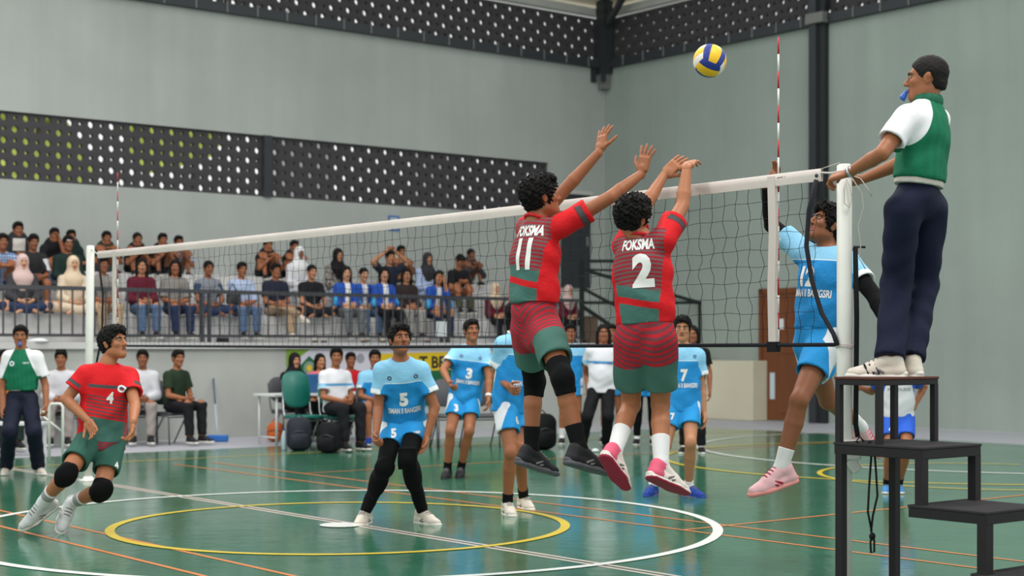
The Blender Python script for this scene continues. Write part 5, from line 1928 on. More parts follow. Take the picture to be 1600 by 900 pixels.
# ------------------------------------------------------------------ red number four, running
J = pose(12.05, 1.04, 30, (158, 680), (168, 571), (178, 536), SL=(208, 586, 0), SR=(128, 582, 0),
         EL=(211, 634, -1), ER=(103, 624, 0), WL=(208, 660, -1), WR=(136, 656, -1),
         HL=(176, 692), HR=(138, 690), KL=(158, 766, -1), KR=(103, 742, -1), AL=(112, 786, 1), AR=(66, 786, 1),
         TL=(102, 812, -1), TR=(30, 812, -1), hyaw=62, hpitch=12)
p = Person(J, 1.04, 'player in red jersey number 4 with knee pads running on the left', PLAY, hb=.009, hh=.005, tone=0)
p.body({'R': dict(d=W(148, 676, 11.8) - W(136, 656, 11.85), n=yawv(-30) + UP * .2, curl=.35, spread=.3), 'L': dict(d=W(206, 674, 11.5) - W(208, 660, 11.5), n=-p.r * -1, curl=.7)})
p.shirt(M_REDJ, .58, hem=-.10, loose=.022, fold=1.3)
p.shorts(M_TEALS, .62, loose=.034)
for sd in 'LR':
    p.kneepad(sd, M_KNEE, .18, .16); p.sock(sd, M_SSOCK, .42, .005); p.shoe(sd, M_GREYSH, M_WSOLE, M_BLKSH, scale=1.16)
p.hair('short', vol=.020)
p.decal('4', J['P'] + p.u * .30 + p.fw * .1 - p.r * .005, -p.r, p.u, .055, M_WHT, height=.09, thick=.04)
p.decal('O', J['P'] + p.u * .375 - p.r * .085, -p.r, p.u, .06, M_COLW, 'crest', .05)
p.decal('4', J['HL'] + (J['KL'] - J['HL']) * .45 - p.r * .04, -p.r, UP, .035, M_WHT, 'shorts_number', .04, on='shorts')
# ------------------------------------------------------------------ blue number five
J = pose(12.64, 1.0, 8, (632, 655), (626, 566), (625, 531), SL=(663, 577, 0), SR=(592, 577, 0),
         EL=(680, 636, 1), ER=(591, 637, 1), WL=(667, 682, -1), WR=(588, 676, -1),
         HL=(650, 668), HR=(615, 668), KL=(637, 716, -1), KR=(601, 730, -1), AL=(660, 799, 1), AR=(571, 799, 1),
         TL=(678, 812, -1), TR=(562, 812, -1), ground=True, lean=-.16, hyaw=22, hpitch=14, hdz=-.04)
p = Person(J, 1.0, 'player in light blue jersey number 5 with black leggings waiting behind the net', PLAY, hb=.009, hh=.0048, tone=1)
p.body({'R': dict(curl=.95, n=yawv(60)), 'L': dict(curl=.35, spread=.35, n=yawv(-60))})
p.shirt(M_BLUEJ, .62, hem=-.055, loose=.022, fold=1.2)
p.shorts(M_BLUES, .46, loose=.030)
p.tights(M_KNEE, 'leggings', .93)
for sd in 'LR':
    p.sock(sd, M_BSOCK, .2, .006); p.shoe(sd, M_CREAMSH, M_WSOLE, M_GUM, scale=1.16)
p.hair('short', vol=.016)
p.collar(M_COLW)
p.decal('5', J['P'] + p.u * .22 + p.r * .005, -p.r, p.u, .07, M_WHT, height=.115, thick=.06)
p.decal('SMAN II BANGSRI', J['P'] + p.u * .125, -p.r, p.u, .26, M_WHT, 'jersey_lettering', .03, height=.045)
for sg in (-1, 1):
    p.decal('O', J['P'] + p.u * .40 + p.r * sg * .105, -p.r, p.u, .035, M_CREST, 'crest', .05)
p.decal('5', J['HR'] + (J['KR'] - J['HR']) * .12, -p.r, UP, .045, M_WHT, 'shorts_number', .05, on='shorts')
p.decal('xen', J['HL'] + (J['KL'] - J['HL']) * .12, -p.r, UP, .06, M_WHT, 'shorts_mark', .03, on='shorts')
# ------------------------------------------------------------------ blue number twelve, jumping at the net
J = pose(9.75, 1.04, -52, (1280, 522), (1292, 393), (1292, 352), SL=(1334, 408, 0), SR=(1248, 386, 0),
         EL=(1366, 462, -1), ER=(1206, 352, 1), WL=(1386, 506, -1), WR=(1198, 292, -1),
         HL=(1288, 540), HR=(1266, 540), KL=(1249, 626, -1), KR=(1294, 626, 1), AL=(1220, 732, 1), AR=(1346, 668, 1),
         TL=(1180, 760, -1), TR=(1378, 690, 1), TLd=(-.88, -.30, -.26), hyaw=-72, hpitch=26, hdz=.0)
p = Person(J, 1.04, 'player in blue jersey number 12 leaping beside the net post with one arm up', PLAY, hb=.0085, hh=.0045, hd=.004, tone=2)
p.body({'R': dict(d=W(1214, 266, 9.8) - W(1198, 292, 9.85), n=yawv(-60) + UP * .2, curl=.3, spread=.3), 'L': dict(curl=.4)})
p.shirt(M_BLUEJ12, .60, hem=.03, loose=.020, fold=1.4)
p.shorts(M_BLUES, .52, loose=.040, waist=.10)
for sd in 'LR':
    sh, el, wr = J['S' + sd], J['E' + sd], J['W' + sd]
    F = Field(); F.cone(sh + (el - sh) * .4, el, .056, .049, .01, cap=(True, False)); F.cone(el, el + (wr - el) * .3, .048, .049, .008); F.cone(el + (wr - el) * .3, wr, .049, .034, .006, cap=(False, True))
    v, f = F.mesh(.008); p.put('arm_sleeve', v, f, M_KNEE)
    p.sock(sd, M_WSOCK, .30, .004); p.shoe(sd, M_PINK, M_PINKD, scale=1.16, m_lace=M_REDSOLE)
p.hair('curly', vol=.020)
p.decal('12', J['P'] + p.u * .35 + p.r * .02, -p.r, p.u, .125, M_WHT, height=.13, thick=.05)
p.decal('SMAN II BANGSRI', J['P'] + p.u * .245 + p.r * .0, -p.r, p.u, .28, M_WHT, 'jersey_lettering', .03, height=.05)
# ------------------------------------------------------------------ blue three, six, seven (far half)
def blue_standing(J, S, label, num, tone, shoes, knob, sock=M_BSOCK, hair='short', res=.011, hands=None, hem=-.13, sl=.62, vol=.014, sockh=.2, slen=.56):
    p = Person(J, S, label, PLAY, hb=res, hh=.006, hd=.0055, tone=tone)
    p.body(hands)
    p.shirt(M_BLUEJ, sl, hem=hem, loose=.024, fold=1.2)
    p.shorts(M_BLUES, slen, loose=.034)
    for sd in 'LR':
        p.sock(sd, sock, sockh, .005); p.shoe(sd, *shoes, scale=1.12)
    p.hair(hair, vol=vol)
    p.collar(M_COLW)
    p.decal(num, J['P'] + p.u * .22, -p.r, p.u, .09 if len(num) > 1 else .07, M_WHT, height=.12, thick=.05)
    p.decal('SMAN II BANGSRI', J['P'] + p.u * .125, -p.r, p.u, .26, M_WHT, 'jersey_lettering', .03, height=.045)
    p.decal(num, J['HR'] + (J['KR'] - J['HR']) * .28, -p.r, UP, .045, M_WHT, 'shorts_number', .05, on='shorts')
    for sg in (-1, 1):
        p.decal('O', J['P'] + p.u * .40 + p.r * sg * .105, -p.r, p.u, .035, M_CREST, 'crest', .05)
    return p
J = pose(17.2, 1.0, 8, (727, 614), (736, 542), (737, 517), SL=(761, 550, 0), SR=(710, 549, 0), EL=(764, 590, -1), ER=(692, 578, -1),
         WL=(763, 622, -1), WR=(702, 598, -1), HL=(737, 622), HR=(714, 622), KL=(733, 674, -1), KR=(704, 674, -1), AL=(720, 732, 1), AR=(699, 733, 1),
         TL=(718, 740, -1), TR=(695, 741, -1), ground=True, hyaw=20, hpitch=10)
p3 = blue_standing(J, 1.0, 'player in blue jersey number 3 standing in the far half', '3', 1, (M_BLKSH, M_BLKSH, M_REDSOLE), 0, hands={'R': dict(curl=.8, n=yawv(60)), 'L': dict(curl=.4, n=yawv(-70))})
p3.tube('wristband', J['WL'] + nrm(J['EL'] - J['WL']) * .02, J['WL'] + nrm(J['EL'] - J['WL']) * .05, .034, .034, M_WHT, .006)
J = pose(13.5, 1.02, 52, (798, 620), (806, 526), (812, 492), SL=(832, 538, 0), SR=(783, 536, 0), EL=(842, 590, -1), ER=(775, 588, 1),
         WL=(838, 622, -1), WR=(794, 604, -1), HL=(810, 636), HR=(790, 636), KL=(812, 704, -1), KR=(798, 708, -1), AL=(818, 777, 1), AR=(793, 786, 1),
         TL=(828, 784, -1), TR=(800, 794, -1), ground=True, hyaw=80, hpitch=5)
blue_standing(J, 1.02, 'player in blue jersey number 6 half hidden behind player eleven', '6', 1, (M_CREAMSH, M_WSOLE, M_REDSOLE), 0, hands={'R': dict(curl=.85, n=yawv(90))})
J = pose(15.0, 1.0, 2, (1066, 622), (1066, 545), (1066, 514), SL=(1094, 554, 0), SR=(1037, 554, 0), EL=(1096, 604, 1), ER=(1030, 604, 1),
         WL=(1100, 644, -1), WR=(1030, 640, -1), HL=(1079, 632), HR=(1052, 632), KL=(1079, 692, -1), KR=(1040, 696, -1), AL=(1076, 760, 1), AR=(1020, 758, 1),
         TL=(1094, 768, -1), TR=(1012, 766, -1), ground=True, hyaw=-8, hpitch=2)
blue_standing(J, 1.0, 'player in blue jersey number 7 standing behind the net', '7', 3, (M_BLUESH, M_BLUESH, M_GUM), 0, sock=M_SSOCK, vol=.018, sockh=.14)
# ------------------------------------------------------------------ first referee on the stand
J = pose(8.5, 1.015, -128, (1433, 314), (1449, 164), (1448, 123), SL=(1413, 180, 0), SR=(1464, 184, 0),
         EL=(1378, 240, -1), ER=(1420, 250, 1), WL=(1326, 270, 1), WR=(1348, 280, 1),
         HL=(1411, 328), HR=(1453, 328), KL=(1401, 445, 1), KR=(1442, 444, 1), AL=(1400, 560, -1), AR=(1437, 562, -1),
         TL=(1352, 572, 1), TR=(1420, 574, 1), hyaw=-108, hpitch=2, hdz=.0)
J['AL'] = C(5.315, .02); J['AR'] = C(5.33, .17)
zt = ST_TOP + .092
for sd in 'LR':
    J['A' + sd][2] = zt
J['TL'] = nrm(np.array((-.95, .28, 0))); J['TR'] = nrm(np.array((-.5, .86, 0)))
J['SUL'] = UP; J['SUR'] = UP
J['base'] = np.array((J['P'][0], J['P'][1], ST_TOP))
p = Person(J, 1.015, 'first referee in green and white polo standing on the black stand', None, hb=.0085, hh=.0045, hd=.004, tone=1)
p.body({'L': dict(d=nrm(np.array((-.75, .55, -.2))), n=nrm(np.array((.1, .5, -1))), curl=.75, spread=.1), 'R': dict(d=nrm(np.array((-.9, .2, -.1))), n=nrm(np.array((.2, -.6, -.8))), curl=.8)})
p.shirt(M_POLO, .66, 'polo_shirt', hem=.112, loose=.020, fold=1.2)
p.pants(M_NAVY, loose=.020, length=.98, waist=.10, taper=1.2)
p.belt(M_BELT, .095)
p.hair('crop', M_HAIRB, .007)
F = Field()
for i in range(12):
    t0, t1 = 2 * math.pi * i / 12, 2 * math.pi * (i + 1) / 12
    q = lambda t: J['N'] + (p.r * .062 * math.sin(t) + p.fw * .064 * math.cos(t) + p.u * .02)
    F.cone(q(t0), q(t1) , .018, .018, .01, p.u, .55)
v, f = F.mesh(.006); p.put('collar', v, f, M_COLG)
for sd in 'LR': p.shoe(sd, M_CREAMSH, M_WSOLE, scale=1.12)
for k in range(3):   # three dark side stripes on the near shoe
    q0 = J['AL'] + J['TL'] * (.055 + .028 * k) + np.array((0, 0, -.075)) + np.array((-.28, -.95, 0)) * .047
    q1 = q0 + np.array((0, .010, .048)) + J['TL'] * .02
    F = Field().cone(q0, q1, .0065, .006, 0)
    v, f = F.mesh(.0035); p.put('shoe_stripe', v, f, M_BLKSH)
wl_ = J['WL'] + nrm(J['EL'] - J['WL']) * .015
wd = nrm(J['EL'] - J['WL'])
wt_ = thing('wristwatch', 'silver wristwatch on the left wrist of the first referee', 'watch', wl_)
M_STEEL = mat('watch_steel', (190, 196, 204), .25, .6, metal=.8)
MB().tube([wl_ - wd * .009, wl_ + wd * .009], .0315, 18).build('strap', M_STEEL, wt_)
fc = wl_ + nrm(np.array((.1, -.9, .45))) * .028
MB().tube([fc, fc + nrm(np.array((.1, -.9, .45))) * .012], .019, 16).build('dial', M_STEEL, wt_)
def whistle(p, label):
    c = p.H + (p.HF * .108 - p.HU * .068) * p.S
    t = thing('whistle', label, 'whistle', c)
    v, f = Field().cone(c - p.HU * .008, c - p.HU * .03 + p.HF * .012, .012, .018, .005).cone(c, c - p.HF * .02, .007, .007, .004).mesh(.003)
    obj('whistle_body', quad_mesh('whistle_body', v - c, f, [M_WHISTLE]), t)
    v, f = Field().cone(c - p.HU * .035 + p.HF * .012, c - p.HU * .05 + p.HF * .006, .004, .004, .003).mesh(.002)
    obj('lanyard_ring', quad_mesh('lanyard_ring', v - c, f, [M_WHISTLE]), t)
whistle(p, 'blue whistle in the mouth of the first referee')
# ------------------------------------------------------------------ line judge on the left
J = pose(17.3, .96, 4, (34, 620), (33, 547), (32, 525), SL=(62, 556, 0), SR=(10, 556, 0), EL=(71, 602, 1), ER=(4, 606, 1),
         WL=(72, 632, -1), WR=(4, 638, -1), HL=(46, 626), HR=(22, 626), KL=(53, 674, -1), KR=(15, 674, -1), AL=(60, 729, 1), AR=(10, 729, 1),
         TL=(68, 738, -1), TR=(6, 740, -1), ground=True, hyaw=14, hpitch=0)
p = Person(J, .96, 'line judge in green and white polo standing at the far left', None, hb=.011, hh=.006, hd=.0055, tone=1)
p.body({'L': dict(curl=.6, n=yawv(-80)), 'R': dict(curl=.5, n=yawv(80))})
p.shirt(M_POLO, .72, 'polo_shirt', hem=.075, loose=.024)
p.pants(M_NAVYD, loose=.026, length=.98, waist=.1, taper=1.05)
p.belt(M_BELT, .09)
p.collar(M_COLG)
p.hair('short', vol=.012)
p.decal('O', J['P'] + p.u * .37 + p.r * .075, -p.r, p.u, .06, M_COLW, 'crest', .06)
p.decal('NEWI', J['P'] + p.u * .375 - p.r * .075, -p.r, p.u, .06, M_COLW, 'breast_mark', .03)
for sd in 'LR': p.shoe(sd, M_CREAMSH, M_WSOLE)
whistle(p, 'blue whistle in the mouth of the line judge')
# ------------------------------------------------------------------ coach and others standing by the wall
J = pose(21.4, 1.02, 2, (940, 602), (942, 543), (943, 521), SL=(962, 546, 0), SR=(920, 546, 0), EL=(968, 576, 1), ER=(915, 576, 1),
         WL=(952, 598, 1), WR=(928, 598, 1), HL=(950, 608), HR=(930, 608), KL=(950, 650, -1), KR=(918, 650, -1), AL=(947, 694, 1), AR=(910, 694, 1),
         TL=(946, 702, -1), TR=(906, 700, -1), ground=True, hyaw=0, hpitch=4)
p = Person(J, 1.02, 'coach in white polo and black trousers standing by the wall, hands behind the back', None, hb=.012, hh=.007, hd=.007, tone=2, detail=False)
p.body(); p.shirt(M_COACH, .66, 'polo_shirt', hem=-.10, loose=.024, belly=.03); p.pants(M_BLK, loose=.018); p.collar(M_COLW)
p.hair('long', vol=.012)
p.decal('SMAN II BANGSRI', J['P'] + p.u * .305, -p.r, p.u, .26, M_BB, 'jersey_lettering', .03, height=.03)
for sd in 'LR': p.shoe(sd, M_BLKSH, M_WSOLE)

def bystander(px, Y, S, yaw, label, top, bottom, tone, hair_='short', socks=M_WSOCK, leggings=False, hy=None):
    c = wp(px, Y); f = yawv(yaw); r = rightv(f)
    Q = lambda x, y, z: c + (r * x + f * y + UP * z) * S
    J = {'f': f, 'P': Q(0, 0, .95), 'N': Q(0, -.01, 1.46), 'H': Q(0, .02, 1.645), 'hf': yawv(yaw if hy is None else hy), 'base': c}
    for sd, sg in (('L', -1), ('R', 1)):
        J['S' + sd] = Q(sg * .164, -.01, 1.385); J['E' + sd] = Q(sg * .23, -.02, 1.12); J['W' + sd] = Q(sg * .24, .06, .88)
        J['H' + sd] = Q(sg * .09, 0, .92); J['K' + sd] = Q(sg * .11, .02, .50); J['A' + sd] = Q(sg * .12, -.02, .09); J['T' + sd] = nrm(f + r * sg * .2)
    p = Person(J, S, label, None, hb=.012, hh=.007, hd=.007, tone=tone, detail=False)
    p.body(); p.shirt(top, .62, hem=-.12, loose=.022)
    if bottom == 'shorts': p.shorts(M_BLUES, .5, loose=.034)
    else: p.pants(bottom)
    if leggings: p.tights(M_KNEE)
    for sd in 'LR':
        p.sock(sd, socks, .35); p.shoe(sd, M_BLKSH, M_WSOLE)
    if hair_: p.hair(hair_)
    return p
bystander(891, 23.0, 1.0, 5, 'reserve player in blue kit standing left of the coach', M_BLUEJ, 'shorts', 1)
bystander(956, 23.3, 1.0, -5, 'reserve player in blue kit hidden behind the coach', M_BLUEJ, 'shorts', 1)
bystander(1008, 22.8, 1.0, 0, 'reserve player in blue shorts and black leggings behind number two', M_BLUEJ, 'shorts', 1, leggings=True)
bystander(1082, 21.0, .97, -10, 'dark haired person in black standing behind player seven', M_BLK, M_BLK, 2, 'long')

# boy in white and blue kit behind the stand
def boy_fn(g, base):
    x, y, z = g.attr3('bc'); s0, s1, _ = g.attr3('slv')
    c = g.mix((x.abs() - (.150 - (z - .3) * .3)) > 0, lin((214, 216, 220)), lin((36, 84, 190)))
    return g.mix(s0 > .03, c, lin((36, 84, 190)))
M_BOY = mat('white_blue_jersey', (214, 216, 220), .75, fn=boy_fn, bump=.3, bscale=40)
M_BOYS = mat('royal_blue_shorts', (34, 92, 205), .75)
J = pose(15.3, .88, -6, (1404, 648), (1402, 578), (1402, 555), SL=(1428, 586, 0), SR=(1374, 586, 0), EL=(1444, 604, 1), ER=(1362, 612, 1),
         WL=(1430, 632, -1), WR=(1345, 606, -1), HL=(1416, 656), HR=(1392, 656), KL=(1416, 704, -1), KR=(1390, 706, -1), AL=(1404, 757, 1), AR=(1386, 757, 1),
         TL=(1408, 768, -1), TR=(1384, 768, -1), ground=True, hyaw=-10)
p = Person(J, .88, 'boy in white and blue jersey number 4 standing behind the referee stand', PLAY, hb=.010, hh=.006, hd=.0055, tone=1)
p.body({'L': dict(curl=.8, n=yawv(-60)), 'R': dict(curl=.5)}); p.shirt(M_BOY, .62, hem=-.03, loose=.022); p.shorts(M_BOYS, .56, loose=.03)
for sd in 'LR': p.sock(sd, M_BSOCK, .2); p.shoe(sd, mat('sky_blue_shoe', (70, 140, 205), .6), M_WSOLE)
p.hair('short'); p.cap('cap', M_BOYS)
p.decal('4', J['HR'] + (J['KR'] - J['HR']) * .25, -p.r, UP, .06, M_WHT, 'shorts_number', .05, on='shorts')
p.decal('PRODUKSI', J['P'] + p.u * .25, -p.r, p.u, .22, M_BGR, 'jersey_lettering', .02, height=.03)
# ================================================================== SEATED PEOPLE
def seated(px, Y, label, yaw=20, kind='down', top=None, topkw=None, bottom=None, tone=1, hair_='short', S=.98, group=None, z=.48, hyaw=None, hp=0,
           foot=None, scarf=None, cap=None, shoes=True, pos=None, slouch=.10, shoe_m=None, slip=None, hcol=None, res=.0135, low=0.0):
    c = wp(px, Y, z) if pos is None else pos
    J = sit(c, yaw, S, kind, hyaw, hp, slouch, foot, low)
    p = Person(J, S, label, group, hb=res, hh=.0085, hd=.0085, tone=tone, detail=False)
    p.body({'L': dict(curl=.6), 'R': dict(curl=.6)})
    kw = dict(sleeve=.66, hem=-.06, loose=.022, name='shirt', fold=1.0); kw.update(topkw or {})
    p.shirt(top, **kw)
    if isinstance(bottom, tuple): p.shorts(bottom[0], bottom[1], loose=.03)
    else: p.pants(bottom, loose=.018)
    if shoes:
        for sd in 'LR': p.shoe(sd, shoe_m or M_BLKSH, M_WSOLE)
    if scarf: p.hijab(scarf)
    elif hair_: p.hair(hair_, hcol)
    if cap: p.cap(*cap)
    return p
def cloth(name, col, **k): return mat(name, col, .82, .2, var=.06, vscale=8, bump=.35, bscale=35, **k)
T_BLACK = cloth('black_tee', (28, 28, 32)); T_OLIVE = cloth('dark_olive_polo', (38, 54, 38)); T_WHITE = cloth('white_shirt', (206, 206, 212))
T_NAVY = cloth('navy_tee', (36, 40, 56)); T_MAROON = cloth('maroon_shirt', (92, 26, 42)); T_GREY = cloth('grey_tee', (128, 124, 120))
T_JEAN = cloth('blue_jeans', (86, 108, 140)); T_DJEAN = cloth('dark_jeans', (40, 52, 84)); T_BEIGE = cloth('beige_trousers', (178, 152, 124))
T_LGREY = cloth('light_grey_trousers', (158, 154, 150)); T_CREAM = cloth('cream_tunic', (206, 188, 166)); T_DKGREEN = cloth('dark_green_jacket', (30, 46, 42))
T_PINKSC = cloth('pale_pink_scarf', (204, 176, 172)); T_CREAMSC = cloth('cream_scarf', (212, 190, 164)); T_WSC = cloth('white_scarf', (222, 222, 224))
T_BSC = cloth('black_scarf', (24, 22, 26)); T_DGSC = cloth('dark_grey_scarf', (52, 50, 54)); T_LBLUE = cloth('pale_blue_shirt', (168, 182, 212))
T_CHAR = cloth('charcoal_hoodie', (58, 58, 62)); T_SARONG = cloth('patterned_sarong', (150, 142, 138)); T_OLIVEP = cloth('olive_trousers', (74, 76, 58))
T_GREYP = cloth('grey_trousers', (108, 112, 116)); T_RED = cloth('red_shirt', (190, 30, 40)); T_PINK = cloth('pink_top', (214, 110, 116)); T_BROWN = cloth('dark_brown_jacket', (52, 40, 42))
def varsity_fn(g, base):
    x, y, z = g.attr3('bc'); s0, s1, _ = g.attr3('slv')
    c = g.mix((x.abs() < .05) * (y > 0), lin((28, 78, 170)), lin((222, 222, 226)))
    return g.mix(s1 > .33, c, lin((60, 160, 215)))
T_VAR = mat('blue_white_jacket', (28, 78, 170), .8, fn=varsity_fn, bump=.3, bscale=35)
def vest_fn(g, base):
    x, y, z = g.attr3('bc'); s0, s1, _ = g.attr3('slv')
    return g.mix(s0 > .03, lin((120, 124, 134)), lin((40, 58, 84)))
T_VEST = mat('grey_vest_navy_sleeves', (120, 124, 134), .8, fn=vest_fn)
def raglan_fn(g, base):
    x, y, z = g.attr3('bc'); s0, s1, _ = g.attr3('slv')
    c = g.mix(z > .18, lin((128, 128, 134)), lin((26, 26, 30)))
    return g.mix(s0 > .03, c, lin((206, 206, 210)))
T_RAG = mat('black_grey_tee_white_sleeves', (28, 28, 30), .8, fn=raglan_fn)
def print_fn(g, base):
    x, y, z = g.attr3('bc')
    return g.mix((x.abs() < .1) * (z > .22) * (z < .42) * (y > 0), lin((30, 30, 34)), lin((196, 192, 186)))
T_PRINT = mat('black_tee_white_print', (30, 30, 34), .8, fn=print_fn)
def beige_fn(g, base):
    x, y, z = g.attr3('bc'); s0, s1, _ = g.attr3('slv')
    return g.mix(s0 > .04, lin((190, 174, 148)), lin((34, 34, 38)))
T_BEIGETEE = mat('beige_tee_black_sleeves', (190, 174, 148), .8, fn=beige_fn)
def check_fn(g, base):
    x, y, z = g.attr3('bc')
    return g.mix(g.m('MAXIMUM', (x * 24).frac() > .75, (z * 24).frac() > .75), lin((58, 82, 130)), lin((170, 190, 215)))
T_CHECK = mat('blue_checked_shirt', (58, 82, 130), .8, fn=check_fn)
def leaf_fn(g, base):
    return g.mix(g.noise(30, 2) > .52, lin((150, 142, 134)), lin((44, 44, 46)))
T_PATT = mat('grey_patterned_tunic', (150, 142, 134), .8, fn=leaf_fn)

WALLG = 'people seated along the wall'
p = seated(96, 22.5, 'man in white shirt, sarong and black cap seated by the wall', 12, 'down', T_WHITE, dict(sleeve=1.9), T_SARONG, 1, 'short', 1.0, WALLG, cap=('peci', M_BLK), foot=-.40)
p = seated(223, 22.9, 'person in white shirt and grey sarong seated behind red player number 4', 12, 'down', T_WHITE, dict(sleeve=1.9), T_SARONG, 2, 'short', 1.0, WALLG, foot=-.40)
p = seated(272, 22.9, 'man in dark olive polo and black trousers seated on a folding chair', 55, 'down', T_OLIVE, None, T_BLACK, 1, 'short', 1.0, WALLG, foot=-.40, hyaw=38)
p = seated(456, 23.8, 'woman in black headscarf seated at the officials table', 40, 'down', T_BLACK, dict(sleeve=1.9), T_BLACK, 3, None, .95, WALLG, scarf=T_BSC, foot=-.40, hyaw=30)
p = seated(497, 24.2, 'woman in pink top with black hair seated behind the officials table', 30, 'down', T_PINK, dict(sleeve=1.0), T_BLACK, 3, 'bob', .93, WALLG, foot=-.40)
p = seated(546, 24.6, 'person in red shirt seated behind the man in white jersey', 20, 'down', T_RED, dict(sleeve=1.6), T_BLACK, 2, 'short', .95, WALLG, foot=-.40)
p = seated(524, 21.75, 'man in white team polo seated on a green chair by the table', 36, 'down', M_COACH, dict(name='polo_shirt'), T_BLACK, 1, 'short', 1.04, WALLG, foot=-.40, hyaw=8, slouch=.04)
p = seated(585, 22.6, 'reserve player in blue kit seated behind player five', 10, 'down', M_BLUEJ, None, (M_BLUES, .7), 1, 'short', 1.0, WALLG, foot=-.40, shoe_m=M_BLUESH)
p = seated(4, 21.6, 'person in orange and dark clothes seated behind the line judge', 30, 'down', cloth('orange_shirt', (198, 120, 48)), None, T_DKGREEN, 2, 'short', 1.0, WALLG, foot=-.40)

STAND = 'spectators seated in the stand'
ROW = {1: (-12.42, 1.94), 2: (-13.17, 2.30), 3: (-14.1, 2.67)}
def spec(px, row, label, top, bottom, kind='down', tone=1, hair_='short', sl=.66, yaw=32, da=0.0, dz=0.0, hy=None, hp=-4, scarf=None, cap=None, S=.97, **k):
    a, z = ROW[row]; a += da
    if row == 3: S = S * .94; k.setdefault('low', .13)
    c = C(a, b_at(px, a), z + dz + .01)
    return seated(px, 0, label, yaw, kind, top, dict(sleeve=sl), bottom, tone, hair_, S, STAND, hyaw=hy, hp=hp, scarf=scarf, cap=cap, pos=c, **k)
spec(33, 1, 'woman in pale pink headscarf and blue jeans sitting cross legged, lowest step', T_CHAR, T_DJEAN, 'cross', 4, None, 1.8, scarf=T_PINKSC, shoes=False)
spec(112, 1, 'woman in cream headscarf and cream tunic beside the far post', T_CREAM, T_CREAM, 'cross', 4, None, 1.8, scarf=T_CREAMSC, shoes=False)
spec(159, 1, 'spectator in grey top seated right behind the far net post', T_GREY, T_BEIGE, 'down', 2)
spec(219, 1, 'long haired woman in maroon shirt and blue jeans', T_MAROON, T_JEAN, 'down', 3, 'long', 1.7, hy=15)
spec(271, 1, 'long haired person in grey tee and dark jeans', T_GREY, T_DJEAN, 'down', 1, 'bob', .9, hy=10)
spec(323, 1, 'bald man in grey vest with navy sleeves sitting cross legged', T_VEST, T_DJEAN, 'cross', 2, 'crop', .66, hcol=None, shoes=False)
spec(375, 1, 'man in white grey shirt and blue jeans with a dark bag', T_LBLUE, T_JEAN, 'down', 1, sl=1.0)
spec(428, 1, 'man in navy tee and beige trousers with one leg crossed over', T_NAVY, T_BEIGE, 'legcross', 1, sl=.7, shoe_m=M_CREAMSH)
spec(484, 1, 'person in black polo with tied hair sitting cross legged', T_BLACK, T_BLACK, 'cross', 3, 'crop', .7, shoes=False)
spec(538, 1, 'bob haired woman in blue white jacket and grey trousers', T_VAR, T_GREYP, 'down', 4, 'bob', 1.6, hy=20)
spec(565, 1, 'ponytailed woman in blue white jacket and jeans', T_VAR, T_JEAN, 'down', 4, 'pony', 1.6, hy=30, da=-.32)
spec(597, 1, 'long haired woman in open blue jacket over white shirt', T_VAR, T_BLACK, 'down', 4, 'long', 1.6, hy=15)
spec(632, 1, 'woman in dark brown jacket and light grey trousers', T_BROWN, T_LGREY, 'down', 3, 'long', 1.8, hy=10)
spec(676, 1, 'black haired woman in blue jacket resting her cheek on one hand', T_VAR, T_DJEAN, 'face', 3, 'bob', 1.6, hy=0)
spec(771, 1, 'woman in cream headscarf and maroon top left of player eleven', T_MAROON, T_BLACK, 'down', 4, None, 1.7, scarf=T_CREAMSC, dz=-.12, S=.88)
spec(885, 1, 'woman in pale headscarf and maroon top beside the stair balustrade', T_MAROON, T_BLACK, 'down', 4, None, 1.7, scarf=T_PINKSC, dz=-.12, S=.88)
spec(-2, 2, 'spectator in blue checked shirt cut off by the left picture edge', T_CHECK, T_DJEAN, 'knees', 2, sl=.8)
spec(50, 2, 'young man in black and grey tee with white sleeves', T_RAG, (T_BLACK, .9), 'down', 2, sl=.8, hp=-10)
spec(104, 2, 'man in white skull cap and dark green jacket', T_DKGREEN, T_BLACK, 'down', 2, 'short', 1.7, cap=('band', T_WSC))
spec(465, 2, 'woman in white headscarf and white shirt', T_WHITE, T_WHITE, 'down', 5, None, 1.9, scarf=T_WSC)
spec(525, 2, 'woman in black headscarf and patterned grey tunic', T_PATT, T_LBLUE, 'down', 3, None, 1.8, scarf=T_BSC)
spec(606, 2, 'young man in dark tee holding both hands on his head', T_NAVY, T_DJEAN, 'hands_head', 3, sl=.7)
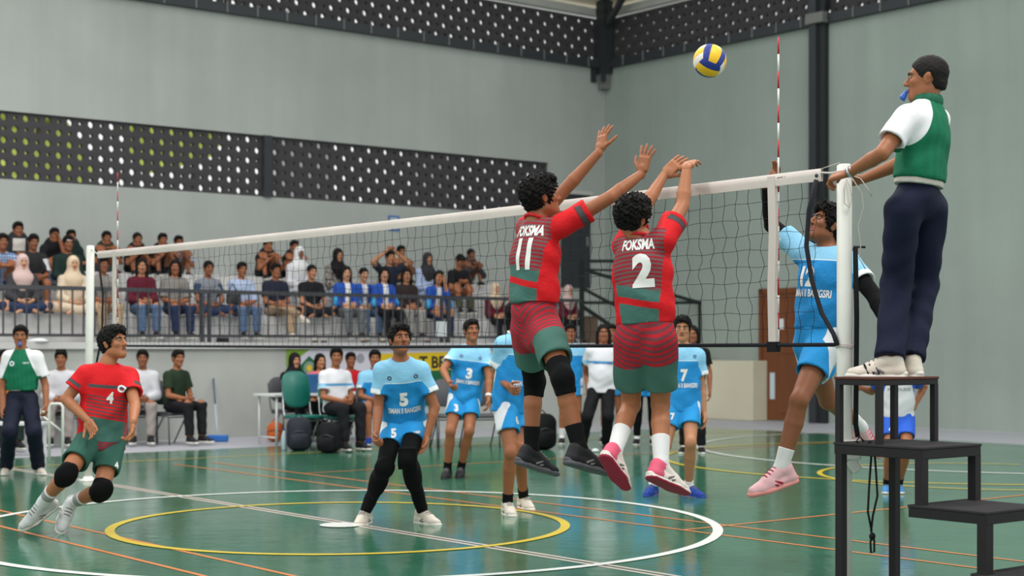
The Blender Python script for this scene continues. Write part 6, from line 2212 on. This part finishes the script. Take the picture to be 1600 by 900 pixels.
spec(665, 2, 'woman in dark grey headscarf and pale blue shirt', T_LBLUE, T_LBLUE, 'down', 3, None, 1.8, scarf=T_DGSC)
spec(709, 2, 'man in black tee and olive trousers looking down at a phone', T_BLACK, T_OLIVEP, 'phone', 1, sl=.7, hp=-35)
spec(26, 3, 'stout man in black tee with white print leaning on the wall', T_PRINT, T_DJEAN, 'down', 2, sl=.75, S=1.05)
spec(79, 3, 'young man in black tee with one hand before his face', T_BLACK, T_JEAN, 'face', 2, sl=.7, da=.15)
spec(109, 3, 'young man in dark green tee on the top step', T_DKGREEN, T_BLACK, 'down', 2, sl=.7, da=-.22)
spec(160, 3, 'young man in black green tee on the top step behind the far post', T_DKGREEN, T_GREYP, 'knees', 2, sl=.7)
spec(208, 3, 'cropped haired man in black tee behind the net band', T_BLACK, (T_BLACK, .9), 'knees', 2, 'crop', .7)
spec(247, 3, 'young man in black clothes resting on bare knees', T_BLACK, (T_BLACK, .6), 'knees', 2, sl=.7, da=.14)
spec(272, 3, 'man in pale blue shirt on the top step', T_LBLUE, T_GREYP, 'knees', 2, sl=.8, da=-.22)
spec(411, 3, 'youth in black tank top hugging his bare knees', T_BLACK, (T_BLACK, .6), 'knees', 1, sl=.3)
spec(452, 3, 'youth in black tank top on the top step behind the white headscarf', T_BLACK, (T_BLACK, .6), 'knees', 1, sl=.3)
spec(618, 3, 'young man in beige tee with black sleeves on the top step', T_BEIGETEE, T_BLACK, 'knees', 1, sl=.8)
spec(727, 3, 'hooded man in charcoal on the top step at the right', T_CHAR, T_GREYP, 'knees', 5, 'crop', 1.8)
# dark bag of the man in the white grey shirt
_a = -12.2; _c = C(_a, b_at(365, _a), 2.22)
bg_ = thing('shoulder_bag', 'dark shoulder bag on the lap of the man in white grey shirt', 'bag', _c)
rounded_slab(MB(), _c, (D2, UP, D1), .24, .2, .09, .05).build('bag_body', T_CHAR, bg_)
MB().tube([_c + D2 * .1 + UP * .08, _c + UP * .25 - D1 * .05, _c - D2 * .1 + UP * .08], .012, 6).build('bag_strap', T_CHAR, bg_)
